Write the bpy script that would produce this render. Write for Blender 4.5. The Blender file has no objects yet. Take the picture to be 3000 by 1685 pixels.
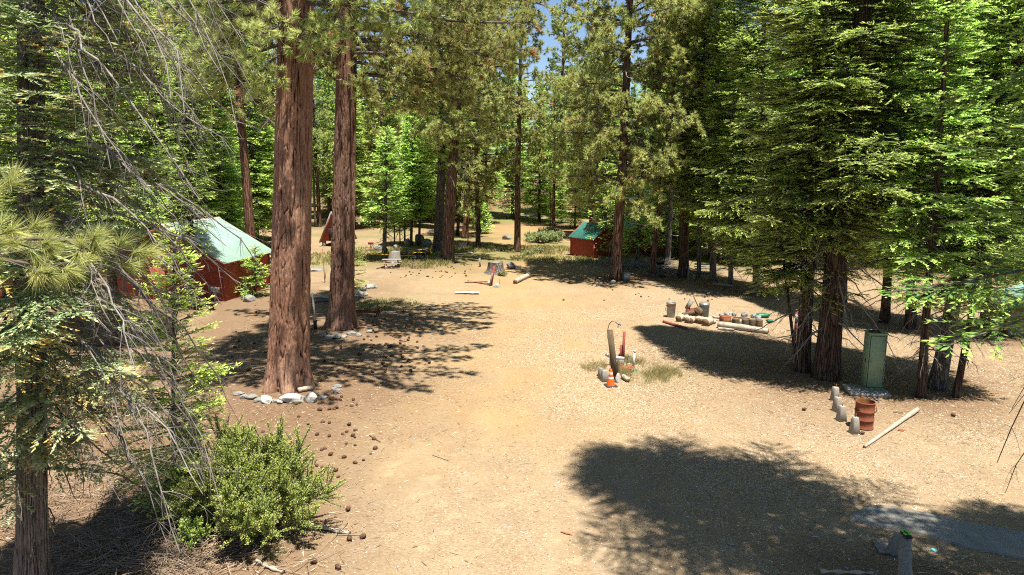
import bpy, math, random
import numpy as np
from mathutils import Vector, Matrix
R = math.radians
rng = np.random.default_rng(7)
random.seed(7)
scene = bpy.context.scene
COL = scene.collection

# ------------------------------------------------------------------ camera, sky, sun, exposure
CAMZ, PITCH, F = 8.0, R(10), 2027.0          # focal length in pixels of a 3000 px wide frame
cd = bpy.data.cameras.new('camera'); cam = bpy.data.objects.new('camera', cd); COL.objects.link(cam)
cd.sensor_width = 36; cd.lens = 36 * F / 3000; cd.clip_end = 3000; cd.clip_start = 0.1
cam.location = (0, 0, CAMZ); cam.rotation_euler = (R(90) - PITCH, 0, 0)
scene.camera = cam
SH = Vector((-0.16, 0.26, -1.0))             # direction sunlight travels
w = bpy.data.worlds.new('World'); scene.world = w; w.use_nodes = True
nt = w.node_tree; nt.nodes.clear()
sky = nt.nodes.new('ShaderNodeTexSky'); sky.sky_type = 'NISHITA'; sky.sun_disc = False
sd = -SH.normalized()
sky.sun_elevation = math.asin(sd.z); sky.sun_rotation = math.atan2(sd.x, sd.y)
sky.altitude = 1900; sky.air_density = 1.0; sky.dust_density = 0.3; sky.ozone_density = 1.5
bg = nt.nodes.new('ShaderNodeBackground'); bg.inputs[1].default_value = 0.06
ow = nt.nodes.new('ShaderNodeOutputWorld')
nt.links.new(sky.outputs[0], bg.inputs[0]); nt.links.new(bg.outputs[0], ow.inputs[0])
sl = bpy.data.lights.new('sun', 'SUN'); sl.energy = 5.0; sl.angle = R(0.55); sl.color = (1.0, 0.93, 0.82)
so = bpy.data.objects.new('sun', sl); COL.objects.link(so)
so.rotation_euler = SH.to_track_quat('-Z', 'Y').to_euler(); so.location = (0, -10, 40)
scene.view_settings.view_transform = 'Standard'; scene.view_settings.look = 'None'
scene.view_settings.exposure = 1.42; scene.view_settings.gamma = 1
cy = scene.cycles
cy.max_bounces = 5; cy.diffuse_bounces = 3; cy.glossy_bounces = 2; cy.transmission_bounces = 3
cy.sample_clamp_indirect = 6; cy.use_denoising = False; cy.filter_width = 1.1

# ------------------------------------------------------------------ helpers
def lattice(ix, iy, iz):
    h = (ix * 374761393 + iy * 668265263 + iz * 2147483647 // 7) & 0xffffffff
    h = ((h ^ (h >> 13)) * 1274126177) & 0xffffffff
    return ((h ^ (h >> 16)) & 0xffff) / 65535.0
def vnoise(x, y, z=0.0):
    x, y, z = np.broadcast_arrays(np.asarray(x, float), np.asarray(y, float), np.asarray(z, float))
    ix, iy, iz = [np.floor(a).astype(np.int64) for a in (x, y, z)]
    fx, fy, fz = x - ix, y - iy, z - iz
    fx, fy, fz = [f * f * (3 - 2 * f) for f in (fx, fy, fz)]
    out = 0
    for dx in (0, 1):
        for dy in (0, 1):
            for dz in (0, 1):
                out = out + lattice(ix + dx, iy + dy, iz + dz) * (fx if dx else 1 - fx) * (fy if dy else 1 - fy) * (fz if dz else 1 - fz)
    return out
def fbm(x, y, z=0.0, o=4):
    s, a, t = 0, 1, 0
    for i in range(o):
        s = s + a * vnoise(x * 2**i + 17 * i, y * 2**i + 5 * i, np.asarray(z) * 2**i); t += a; a *= .5
    return s / t
def sstep(a, b, x):
    t = np.clip((x - a) / (b - a), 0, 1); return t * t * (3 - 2 * t)
def ground(x, y):
    x = np.asarray(x, float); y = np.asarray(y, float)
    z = 0.10 * (fbm(x * .12 + 40, y * .12 + 9, 0, 2) - .5)
    far = np.maximum(y - 92, 0)
    z = z + 13 * (1 - np.exp(-far * sstep(0, 40, far) * .10 / 13)) + 5 * (fbm(x * .02 + 3, y * .02, 0, 3) - .45) * sstep(100, 190, y)
    z = z + 0.5 * sstep(60, 90, y) * (fbm(x * .05, y * .05, 5, 2) - .5)
    for mx, my, mr, mh in MOUNDS:
        z = z + mh * np.exp(-((x - mx)**2 + (y - my)**2) / mr**2)
    return z
MOUNDS = []
def ray(px, py):
    dx = (px - 1500) / F; dy = -(py - 842.5) / F
    return np.array([dx, math.cos(PITCH) + dy * math.sin(PITCH), -math.sin(PITCH) + dy * math.cos(PITCH)])
def gp(px, py):
    """point of the ground seen at a pixel of the photograph"""
    d = ray(px, py); t = CAMZ / -d[2] if d[2] < 0 else 400
    for _ in range(12):
        g = float(ground(d[0] * t, d[1] * t)); t = (CAMZ - g) / -d[2]
    return Vector((d[0] * t, d[1] * t, float(ground(d[0] * t, d[1] * t))))
def atY(px, py, Y):
    d = ray(px, py); t = Y / d[1]
    return Vector((d[0] * t, Y, CAMZ + d[2] * t))
def on(x, y): return Vector((x, y, float(ground(x, y))))
for q, mr, mh in ((gp(845, 1128), 3.0, .25), (gp(1000, 955), 3.0, .2), (gp(1310, 770), 5.0, .3)):
    MOUNDS.append((q.x, q.y, mr, mh))

def tag(o, label=None, cat=None, group=None, kind=None):
    if label: o['label'] = label
    if cat: o['category'] = cat
    if group: o['group'] = group
    if kind: o['kind'] = kind
    return o
def empty(name, loc=(0, 0, 0), rz=0, label=None, cat=None, group=None):
    o = bpy.data.objects.new(name, None); COL.objects.link(o); o.location = loc; o.rotation_euler = (0, 0, rz)
    o.empty_display_size = .2
    return tag(o, label, cat, group)
def link(name, me, parent=None, loc=None):
    o = bpy.data.objects.new(name, me); COL.objects.link(o)
    if parent: o.parent = parent
    if loc is not None: o.location = loc
    return o
def mesh(name, V, F_, mat, tint=None, smooth=False):
    """V (n,3); F_ a list of int arrays (k,m) of equal-sided faces"""
    if isinstance(F_, np.ndarray): F_ = [F_]
    V = np.asarray(V, np.float32)
    me = bpy.data.meshes.new(name)
    me.vertices.add(len(V)); me.vertices.foreach_set('co', V.ravel())
    F_ = [np.asarray(f, np.int32) for f in F_ if len(f)]
    li = np.concatenate([f.ravel() for f in F_]); tot = np.concatenate([np.full(len(f), f.shape[1], np.int32) for f in F_])
    me.loops.add(len(li)); me.loops.foreach_set('vertex_index', li)
    me.polygons.add(len(tot)); st = np.concatenate([[0], np.cumsum(tot)[:-1]]).astype(np.int32)
    me.polygons.foreach_set('loop_start', st)
    try: me.polygons.foreach_set('loop_total', tot)
    except Exception: pass
    if smooth: me.polygons.foreach_set('use_smooth', np.ones(len(tot), bool))
    if tint is not None:
        a = me.attributes.new('tint', 'FLOAT', 'POINT'); a.data.foreach_set('value', np.asarray(tint, np.float32))
    me.update(calc_edges=True)
    me.materials.append(mat)
    return me
def norm(a): return a / np.maximum(np.linalg.norm(a, axis=-1, keepdims=True), 1e-9)
def tubes(P, r, n=4, cap=True):
    """P (m,k,3) polylines, r (m,k) radii"""
    P = np.asarray(P, float); r = np.asarray(r, float)
    if P.ndim == 2: P = P[None]; r = r[None]
    m, k, _ = P.shape
    T = np.gradient(P, axis=1); T = norm(T)
    ref = np.where(np.abs(T[:, :1, 2:3]) > .8, np.array([1., 0.13, 0]), np.array([0.05, 0, 1.]))
    S = norm(np.cross(T, np.broadcast_to(ref, T.shape))); U = np.cross(S, T)
    a = np.arange(n) * 2 * np.pi / n
    V = P[:, :, None] + r[:, :, None, None] * (S[:, :, None] * np.cos(a)[:, None] + U[:, :, None] * np.sin(a)[:, None])
    V = V.reshape(-1, 3)
    b = (np.arange(m) * k * n)[:, None, None] + (np.arange(k - 1) * n)[None, :, None]
    j = np.arange(n); j2 = (j + 1) % n
    Q = np.stack([b + j, b + j2, b + n + j2, b + n + j], -1).reshape(-1, 4)
    Fs = [Q]
    if cap:
        c0 = (np.arange(m) * k * n)[:, None] + j[::-1]; c1 = (np.arange(m) * k * n + (k - 1) * n)[:, None] + j
        Fs.append(np.concatenate([c0, c1]))
    return V, Fs
class MB:
    """collects shapes that form ONE part"""
    def __init__(s): s.V = []; s.F = {}; s.n = 0
    def add(s, V, Fs):
        if isinstance(Fs, np.ndarray): Fs = [Fs]
        for f in Fs:
            f = np.asarray(f)
            if len(f): s.F.setdefault(f.shape[1], []).append(f + s.n)
        s.V.append(np.asarray(V, float)); s.n += len(V); return s
    def box(s, c, d, rz=0, rx=0, ry=0, taper=1.0, bev=0.0):
        x, y, z = [q / 2 for q in d]; M = Matrix.Rotation(rz, 3, 'Z') @ Matrix.Rotation(ry, 3, 'Y') @ Matrix.Rotation(rx, 3, 'X')
        if bev > 0:
            b = min(bev, x * .9, y * .9, z * .9); L = []
            for zz, ins in ((-z, b), (-z + b, 0), (z - b, 0), (z, b)):
                t = taper if zz > 0 else 1
                X, Y = (x - ins) * t, (y - ins) * t; c2 = b if ins == 0 else b * .5
                for px, py in ((X, Y - c2), (X - c2, Y), (-X + c2, Y), (-X, Y - c2), (-X, -Y + c2), (-X + c2, -Y), (X - c2, -Y), (X, -Y + c2)):
                    L.append((px, py, zz))
            V = np.array(L); Q = []
            for k in range(3):
                for j in range(8): Q.append((k * 8 + j, k * 8 + (j + 1) % 8, k * 8 + 8 + (j + 1) % 8, k * 8 + 8 + j))
            Fs = [np.array(Q), np.array([list(range(7, -1, -1)), list(range(24, 32))])]
        else:
            t = taper
            V = np.array([(-x, -y, -z), (x, -y, -z), (x, y, -z), (-x, y, -z), (-x * t, -y * t, z), (x * t, -y * t, z), (x * t, y * t, z), (-x * t, y * t, z)])
            Fs = [np.array([(3, 2, 1, 0), (4, 5, 6, 7), (0, 1, 5, 4), (1, 2, 6, 5), (2, 3, 7, 6), (3, 0, 4, 7)])]
        V = V @ np.array(M).T + np.array(c); return s.add(V, Fs)
    def tube(s, pts, r, n=8, cap=True):
        pts = np.array([tuple(p) for p in pts], float); r = np.broadcast_to(np.asarray(r, float), (len(pts),))
        V, Fs = tubes(pts, r, n, cap); return s.add(V, Fs)
    def lathe(s, prof, c=(0, 0, 0), n=24):
        """prof: (radius, z) list"""
        a = np.arange(n) * 2 * np.pi / n; V = np.array([(r_ * math.cos(t) + c[0], r_ * math.sin(t) + c[1], z_ + c[2]) for r_, z_ in prof for t in a])
        Q = [(k * n + j, k * n + (j + 1) % n, (k + 1) * n + (j + 1) % n, (k + 1) * n + j) for k in range(len(prof) - 1) for j in range(n)]
        return s.add(V, np.array(Q))
    def prism(s, poly, z0, z1):
        n = len(poly); V = np.array([(p[0], p[1], z0) for p in poly] + [(p[0], p[1], z1) for p in poly])
        return s.add(V, [np.array([(j, (j + 1) % n, n + (j + 1) % n, n + j) for j in range(n)]), np.array([list(range(n))[::-1], list(range(n, 2 * n))])])
    def build(s, name, mat, parent=None, loc=None, smooth=False, tint=None):
        V = np.concatenate(s.V); me = mesh(name, V, [np.concatenate(f) for f in s.F.values()], mat, tint, smooth)
        return link(name, me, parent, loc)

# ------------------------------------------------------------------ materials
def newmat(name):
    m = bpy.data.materials.new(name); m.use_nodes = True; nt = m.node_tree; nt.nodes.clear()
    out = nt.nodes.new('ShaderNodeOutputMaterial'); b = nt.nodes.new('ShaderNodeBsdfPrincipled')
    nt.links.new(b.outputs[0], out.inputs[0]); return m, nt, b, out
def N(nt, t, **kw):
    n = nt.nodes.new('ShaderNode' + t)
    for k, v in kw.items():
        if k in n.inputs and not hasattr(n, k): n.inputs[k].default_value = v
        else: setattr(n, k, v)
    return n
M = {}
NL = .80      # all bark, wood, soil and paint albedos
def ramp(nt, stops, fac, k=None):
    if k is None: k = NL if len(stops[0][1]) == 3 and stops[-1][1] != (1, 1, 1) else 1
    stops = [(p, tuple(c_ * k for c_ in c[:3])) for p, c in stops]
    n = nt.nodes.new('ShaderNodeValToRGB'); e = n.color_ramp.elements
    while len(e) < len(stops): e.new(.5)
    for el, (p, c) in zip(e, stops): el.position = p; el.color = (*c, 1) if len(c) == 3 else c
    nt.links.new(fac, n.inputs[0]); return n.outputs[0]
def noise(nt, scale, vec=None, detail=4, rough=.55, dist=0):
    n = nt.nodes.new('ShaderNodeTexNoise'); n.inputs['Scale'].default_value = scale; n.inputs['Detail'].default_value = detail
    n.inputs['Roughness'].default_value = rough; n.inputs['Distortion'].default_value = dist
    if vec is not None: nt.links.new(vec, n.inputs['Vector'])
    return n.outputs['Fac']
def coords(nt, sc=(1, 1, 1), kind='Object', rot=(0, 0, 0)):
    t = nt.nodes.new('ShaderNodeTexCoord'); m = nt.nodes.new('ShaderNodeMapping'); m.inputs['Scale'].default_value = sc
    m.inputs['Rotation'].default_value = rot
    nt.links.new(t.outputs[kind], m.inputs[0]); return m.outputs[0]
def mix(nt, a, b, f, mode='MIX'):
    n = nt.nodes.new('ShaderNodeMix'); n.data_type = 'RGBA'; n.blend_type = mode
    for v, i in ((f, 0), (a, 6), (b, 7)):
        if isinstance(v, (int, float)): n.inputs[i].default_value = v
        elif isinstance(v, tuple): n.inputs[i].default_value = (*v, 1)
        else: nt.links.new(v, n.inputs[i])
    return n.outputs[2]
def mathn(nt, op, a, b=None, clamp=False):
    n = nt.nodes.new('ShaderNodeMath'); n.operation = op; n.use_clamp = clamp
    for i, v in enumerate((a, b)):
        if v is None: continue
        if isinstance(v, (int, float)): n.inputs[i].default_value = v
        else: nt.links.new(v, n.inputs[i])
    return n.outputs[0]
def bump(nt, b, h, strength=.5, dist=.02):
    n = nt.nodes.new('ShaderNodeBump'); n.inputs['Strength'].default_value = strength; n.inputs['Distance'].default_value = dist
    nt.links.new(h, n.inputs['Height']); nt.links.new(n.outputs[0], b.inputs['Normal'])
def simple(name, c1, c2, scale=8, rough=.8, metal=0, sc=(1, 1, 1), bstr=.3, bd=.01, detail=5, extra=None, spec=.3, lo=.3, hi=.7):
    m, nt, b, out = newmat(name); v = coords(nt, sc); f = noise(nt, scale, v, detail, .6)
    col = ramp(nt, [(lo, c1), (hi, c2)], f)
    if extra:
        c3, s3, th = extra; f3 = noise(nt, s3, v, 6, .65); col = mix(nt, col, c3, ramp(nt, [(th, (0, 0, 0)), (min(th + .06, 1), (1, 1, 1))], f3))
    nt.links.new(col, b.inputs['Base Color']); b.inputs['Roughness'].default_value = rough; b.inputs['Metallic'].default_value = metal
    b.inputs['Specular IOR Level'].default_value = spec
    if bstr: bump(nt, b, noise(nt, scale * 4, v, 4, .6), bstr, bd)
    return m
def leafmat(name, stops, hv=.014, trans=.35, bri=.3):
    m, nt, b, out = newmat(name)
    at = nt.nodes.new('ShaderNodeAttribute'); at.attribute_name = 'tint'
    col = ramp(nt, stops, at.outputs['Fac'], 1)
    oi = nt.nodes.new('ShaderNodeObjectInfo'); hs = nt.nodes.new('ShaderNodeHueSaturation')
    nt.links.new(mathn(nt, 'MULTIPLY_ADD', oi.outputs['Random'], hv * 2), hs.inputs['Hue'])
    hs.inputs['Hue'].links[0].from_node.inputs[2].default_value = .5 - hv
    v = mathn(nt, 'MULTIPLY_ADD', oi.outputs['Random'], bri); v.node.inputs[2].default_value = 1 - bri / 2
    nt.links.new(v, hs.inputs['Value']); nt.links.new(col, hs.inputs['Color'])
    nt.links.new(hs.outputs[0], b.inputs['Base Color']); b.inputs['Roughness'].default_value = .55; b.inputs['Specular IOR Level'].default_value = .35
    tr = nt.nodes.new('ShaderNodeBsdfTranslucent'); nt.links.new(hs.outputs[0], tr.inputs[0])
    mx = nt.nodes.new('ShaderNodeMixShader'); mx.inputs[0].default_value = trans
    nt.links.new(b.outputs[0], mx.inputs[1]); nt.links.new(tr.outputs[0], mx.inputs[2]); nt.links.new(mx.outputs[0], out.inputs[0])
    return m
def barkmat(name, dark, mid, light, sx=5, sz=1.1, rough=.9, bd=.05, lich=None):
    m, nt, b, out = newmat(name)
    v = coords(nt, (sx, sx, sz)); nz = nt.nodes.new('ShaderNodeTexNoise'); nz.inputs['Scale'].default_value = 1.2; nz.inputs['Detail'].default_value = 3
    nt.links.new(v, nz.inputs['Vector'])
    vd = nt.nodes.new('ShaderNodeVectorMath'); vd.operation = 'MULTIPLY_ADD'; nt.links.new(nz.outputs['Color'], vd.inputs[0]); vd.inputs[1].default_value = (1.1,) * 3; nt.links.new(v, vd.inputs[2])
    vo = nt.nodes.new('ShaderNodeTexVoronoi'); vo.feature = 'DISTANCE_TO_EDGE'; vo.inputs['Scale'].default_value = 1.3; nt.links.new(vd.outputs[0], vo.inputs['Vector'])
    fine = noise(nt, 9, v, 6, .7); big = noise(nt, .5, coords(nt), 3)
    h = mathn(nt, 'MULTIPLY_ADD', fine, .35); nt.links.new(ramp(nt, [(0, (0, 0, 0)), (.22, (1, 1, 1))], vo.outputs['Distance']), h.node.inputs[2])
    plate = ramp(nt, [(.3, mid), (.75, light)], mathn(nt, 'ADD', mathn(nt, 'MULTIPLY', fine, .6), mathn(nt, 'MULTIPLY', big, .45)))
    col = mix(nt, dark, plate, ramp(nt, [(.02, (0, 0, 0)), (.12, (1, 1, 1))], vo.outputs['Distance']))
    if lich: col = mix(nt, col, lich, ramp(nt, [(.58, (0, 0, 0)), (.66, (1, 1, 1))], noise(nt, 1.6, v, 5, .7)))
    nt.links.new(col, b.inputs['Base Color']); b.inputs['Roughness'].default_value = rough; b.inputs['Specular IOR Level'].default_value = .15
    bump(nt, b, h, .9, bd); return m
M['bark_red'] = barkmat('bark_red', (0.034, 0.018, 0.012), (0.150, 0.078, 0.051), (0.286, 0.177, 0.126), 7, .55, lich=(0.286, 0.231, 0.184))
M['bark_brown'] = barkmat('bark_brown', (0.020, 0.012, 0.009), (0.082, 0.049, 0.035), (0.163, 0.109, 0.082), 7, .55)
M['bark_orange'] = barkmat('bark_orange', (0.041, 0.020, 0.012), (0.177, 0.085, 0.048), (0.286, 0.163, 0.102), 7, .55)
M['bark_grey'] = barkmat('bark_grey', (0.034, 0.029, 0.024), (0.116, 0.099, 0.082), (0.224, 0.204, 0.177), 9, .9, lich=(0.245, 0.245, 0.218))
M['bark_pale'] = barkmat('bark_pale', (0.068, 0.058, 0.048), (0.177, 0.150, 0.122), (0.299, 0.272, 0.238), 9, .8)
M['twig'] = simple('twig', (0.075, 0.058, 0.044), (0.163, 0.136, 0.109), 14, .9)
M['twig_tan'] = simple('twig_tan', (.20, .14, .09), (.46, .35, .25), 4, .9)
M['twig_dead'] = simple('twig_dead', (0.136, 0.119, 0.102), (0.326, 0.299, 0.272), 5, .9)
M['twig_dark'] = simple('twig_dark', (0.024, 0.019, 0.016), (0.082, 0.068, 0.058), 9, .9)
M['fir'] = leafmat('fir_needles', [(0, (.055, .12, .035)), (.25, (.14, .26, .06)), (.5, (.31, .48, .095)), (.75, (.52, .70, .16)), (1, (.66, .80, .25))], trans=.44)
M['fir_young'] = leafmat('young_fir_needles', [(0, (.12, .24, .05)), (.35, (.27, .46, .08)), (.7, (.48, .68, .13)), (1, (.68, .84, .22))])
M['fir_blue'] = leafmat('blue_fir_needles', [(0, (.08, .15, .06)), (.35, (.20, .32, .13)), (.65, (.40, .54, .27)), (.86, (.60, .72, .42)), (.93, (.55, .48, .12)), (1, (.62, .48, .12))], .02)
M['pine'] = leafmat('pine_needles', [(0, (.14, .19, .06)), (.35, (.32, .38, .12)), (.75, (.57, .60, .21)), (.93, (.76, .72, .33)), (1, (.50, .30, .15))], .02, trans=.42)
M['bush'] = leafmat('bush_leaves', [(0, (.10, .18, .04)), (.4, (.24, .36, .075)), (.8, (.42, .52, .13)), (1, (.56, .58, .18))])
M['sage'] = leafmat('sage_leaves', [(0, (.10, .14, .06)), (.5, (.24, .30, .12)), (1, (.42, .44, .22))])
M['grass_dry'] = leafmat('dry_grass', [(0, (.10, .13, .03)), (.35, (.24, .26, .08)), (.7, (.42, .36, .17)), (1, (.60, .50, .28))], .01)
M['red_paint'] = simple('red_paint', (0.270, 0.041, 0.025), (0.396, 0.077, 0.045), 3, .75, extra=((0.378, 0.297, 0.252), 7, .72), detail=6)
M['red_trim'] = simple('red_trim', (.24, .035, .025), (.36, .07, .045), 5, .7)
M['roof_green'] = simple('roof_green', (.34, .52, .46), (.46, .64, .57), 1.0, .20, .25, bstr=.03, spec=.6)  # base tone lightened to carry the sun's sheen on the metal
M['roof_teal'] = simple('roof_teal', (0.041, 0.180, 0.153), (0.081, 0.261, 0.216), 2, .45, .25, bstr=.05)
M['wood_grey'] = simple('wood_grey', (0.168, 0.150, 0.133), (0.322, 0.301, 0.273), 5, .9, sc=(3, 3, .8), extra=((0.084, 0.070, 0.059), 9, .6))
M['wood_plank'] = simple('wood_plank', (0.210, 0.161, 0.112), (0.350, 0.287, 0.217), 6, .85, sc=(1, 8, 8))
M['wood_post'] = simple('wood_post', (0.070, 0.050, 0.029), (0.175, 0.130, 0.077), 6, .9, sc=(5, 5, .7), bstr=.7, bd=.02)
M['wood_pale'] = simple('wood_pale', (0.294, 0.238, 0.175), (0.504, 0.448, 0.371), 3, .85, sc=(2, 2, 2), extra=((0.210, 0.140, 0.084), 5, .62))
M['wood_end'] = simple('wood_end', (0.112, 0.063, 0.032), (0.238, 0.154, 0.084), 9, .9)
M['red_post'] = simple('red_post', (0.216, 0.041, 0.032), (0.324, 0.090, 0.068), 6, .8, extra=((0.270, 0.198, 0.162), 8, .62))
M['rust'] = simple('rust', (0.168, 0.049, 0.025), (0.280, 0.091, 0.045), 4, .85, extra=((0.105, 0.035, 0.021), 9, .58), bstr=.4)
M['rust_in'] = simple('rust_inside', (0.140, 0.042, 0.014), (0.322, 0.140, 0.049), 4, .9)
M['concrete'] = simple('concrete', (0.252, 0.231, 0.189), (0.350, 0.329, 0.280), 7, .9, extra=((0.189, 0.168, 0.133), 11, .64), bstr=.4)
M['concrete_grey'] = simple('concrete_grey', (.19, .19, .175), (.28, .27, .25), 4, .9, bstr=.3, extra=((.26, .20, .14), 1.1, .56), detail=9)  # base darkened to stand in for shade on the path slab, plus brown stains
M['cab_green'] = simple('cabinet_green', (.19, .29, .18), (.25, .35, .22), 2.5, .5, .05, bstr=.05, bd=.002, extra=((.20, .28, .18), 1.4, .60), lo=.2, hi=.8)
M['black'] = simple('black', (.012, .012, .013), (.035, .034, .033), 10, .6)
M['rubber'] = simple('rubber', (.02, .02, .02), (.045, .043, .04), 15, .8)
M['yellow'] = simple('yellow_paint', (.62, .38, .01), (.78, .52, .03), 4, .45, extra=((.28, .20, .05), 8, .70))
M['orange'] = simple('cone_orange', (.85, .10, .01), (.95, .16, .02), 5, .55, bstr=0)
M['white'] = simple('white', (0.504, 0.504, 0.490), (0.588, 0.588, 0.574), 6, .6, bstr=.1)
M['white_dirty'] = simple('white_dirty', (0.336, 0.315, 0.266), (0.518, 0.504, 0.455), 6, .7)
M['metal'] = simple('galvanised', (0.238, 0.252, 0.252), (0.364, 0.378, 0.378), 6, .45, .6, extra=((0.154, 0.119, 0.084), 6, .66), bstr=.2)
M['metal_blue'] = simple('bluegrey_metal', (0.154, 0.203, 0.210), (0.252, 0.308, 0.308), 5, .5, .3, bstr=.2)
M['rock'] = simple('granite', (0.168, 0.168, 0.158), (0.336, 0.329, 0.308), 2.5, .92, bstr=.9, bd=.05, detail=9, extra=((0.091, 0.091, 0.084), 5, .60))
M['rock_pale'] = simple('pale_stone', (0.322, 0.308, 0.280), (0.490, 0.476, 0.441), 4, .9, bstr=.7, bd=.03)
M['cone_brown'] = simple('pine_cone', (.06, .03, .018), (.16, .085, .05), 20, .9)
M['bark_chip'] = leafmat('chips', [(0, (0.112, 0.063, 0.035)), (.3, (0.266, 0.175, 0.091)), (.65, (0.406, 0.315, 0.203)), (.9, (0.546, 0.476, 0.364)), (1, (0.602, 0.574, 0.518))], .0, .0, 0)
M['hose_red'] = simple('hose_red', (.42, .09, .045), (.55, .16, .08), 5, .5)
M['green_tarp'] = simple('green_tarp', (0.007, 0.112, 0.056), (0.021, 0.238, 0.140), 8, .4, bstr=.4)
M['blue'] = simple('blue_plastic', (.04, .22, .42), (.10, .38, .60), 5, .4)
M['blue_glass'] = simple('blue_grey', (.16, .28, .33), (.26, .40, .45), 5, .3)
M['cyan'] = simple('cyan_paper', (.10, .50, .52), (.25, .66, .66), 5, .6)
M['aqua'] = simple('aqua_roof', (0.210, 0.406, 0.350), (0.322, 0.504, 0.448), 2, .5)
M['glass_dark'] = simple('window_glass', (.02, .025, .03), (.05, .06, .07), 3, .1, bstr=0, spec=.6)
M['lime'] = simple('lime', (.10, .50, .04), (.25, .75, .10), 9, .4)
M['char'] = simple('char', (.02, .018, .016), (.07, .06, .055), 7, .95)

def groundmat():
    m, nt, b, out = newmat('ground_soil')
    v = coords(nt)
    A = {}
    for k in ('duff', 'chips', 'grass', 'gold', 'track', 'rut'):
        a = nt.nodes.new('ShaderNodeAttribute'); a.attribute_name = k; A[k] = a.outputs['Fac']
    n1 = noise(nt, 1.1, v, 6, .65); n2 = noise(nt, 11, v, 6, .7, .4); n3 = noise(nt, 45, v, 3, .7)
    soil = ramp(nt, [(.28, (0.213, 0.145, 0.082)), (.5, (0.297, 0.215, 0.128)), (.72, (0.386, 0.301, 0.198))], mathn(nt, 'ADD', mathn(nt, 'MULTIPLY', n1, .55), mathn(nt, 'MULTIPLY', n2, .45)))
    gold = ramp(nt, [(.3, (0.284, 0.173, 0.063)), (.7, (0.427, 0.290, 0.128))], n2)
    soil = mix(nt, soil, gold, A['gold'])
    pt = noise(nt, .33, coords(nt, (1.6, .8, 1)), 5, .62); soil = mix(nt, soil, (0.166, 0.128, 0.088), mathn(nt, 'MULTIPLY', ramp(nt, [(.42, (0, 0, 0)), (.68, (1, 1, 1))], pt), .5))
    # sawdust blotches
    bl = ramp(nt, [(.60, (0, 0, 0)), (.68, (1, 1, 1))], noise(nt, 1.7, coords(nt, (1, 1.2, 1)), 2, .4))
    soil = mix(nt, soil, (0.400, 0.308, 0.192), mathn(nt, 'MULTIPLY', bl, mathn(nt, 'MULTIPLY', A['track'], .3)))
    soil = mix(nt, soil, (0.298, 0.246, 0.153), mathn(nt, 'MULTIPLY', A['rut'], mathn(nt, 'MULTIPLY', n2, .55)))
    # grey compacted streaks
    st = ramp(nt, [(.5, (0, 0, 0)), (.7, (1, 1, 1))], noise(nt, .9, coords(nt, (2.2, .35, 1)), 4, .6))
    soil = mix(nt, soil, (0.233, 0.184, 0.128), mathn(nt, 'MULTIPLY', st, mathn(nt, 'MULTIPLY', A['track'], .65)))
    duff = ramp(nt, [(.3, (0.084, 0.049, 0.029)), (.6, (0.175, 0.106, 0.063)), (.8, (0.271, 0.173, 0.103))], mathn(nt, 'ADD', mathn(nt, 'MULTIPLY', n2, .7), mathn(nt, 'MULTIPLY', n3, .3)))
    soil = mix(nt, soil, duff, A['duff'])
    gr = ramp(nt, [(.35, (0.129, 0.135, 0.044)), (.7, (0.284, 0.251, 0.115))], n2)
    soil = mix(nt, soil, gr, A['grass'])
    # chip flecks
    vo = nt.nodes.new('ShaderNodeTexVoronoi'); vo.inputs['Scale'].default_value = 24; vo.inputs['Randomness'].default_value = 1; nt.links.new(coords(nt, (1, 1.6, 1)), vo.inputs['Vector'])
    sep = nt.nodes.new('ShaderNodeSeparateColor'); nt.links.new(vo.outputs['Color'], sep.inputs[0])
    fleck = ramp(nt, [(0, (0.155, 0.090, 0.044)), (.3, (0.271, 0.187, 0.103)), (.62, (0.362, 0.276, 0.172)), (.86, (0.465, 0.392, 0.288)), (1, (0.549, 0.507, 0.440))], sep.outputs[0])
    soil = mix(nt, soil, fleck, mathn(nt, 'MULTIPLY', A['chips'], .62))
    dk = ramp(nt, [(.70, (0, 0, 0)), (.78, (1, 1, 1))], noise(nt, 30, v, 3, .8))
    soil = mix(nt, soil, (0.097, 0.063, 0.040), mathn(nt, 'MULTIPLY', dk, .75))
    nt.links.new(soil, b.inputs['Base Color']); b.inputs['Roughness'].default_value = .95; b.inputs['Specular IOR Level'].default_value = .1
    h = mathn(nt, 'ADD', n2, mathn(nt, 'MULTIPLY', vo.outputs['Distance'], .5)); bump(nt, b, h, .6, .03)
    return m
M['ground'] = groundmat()

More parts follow.
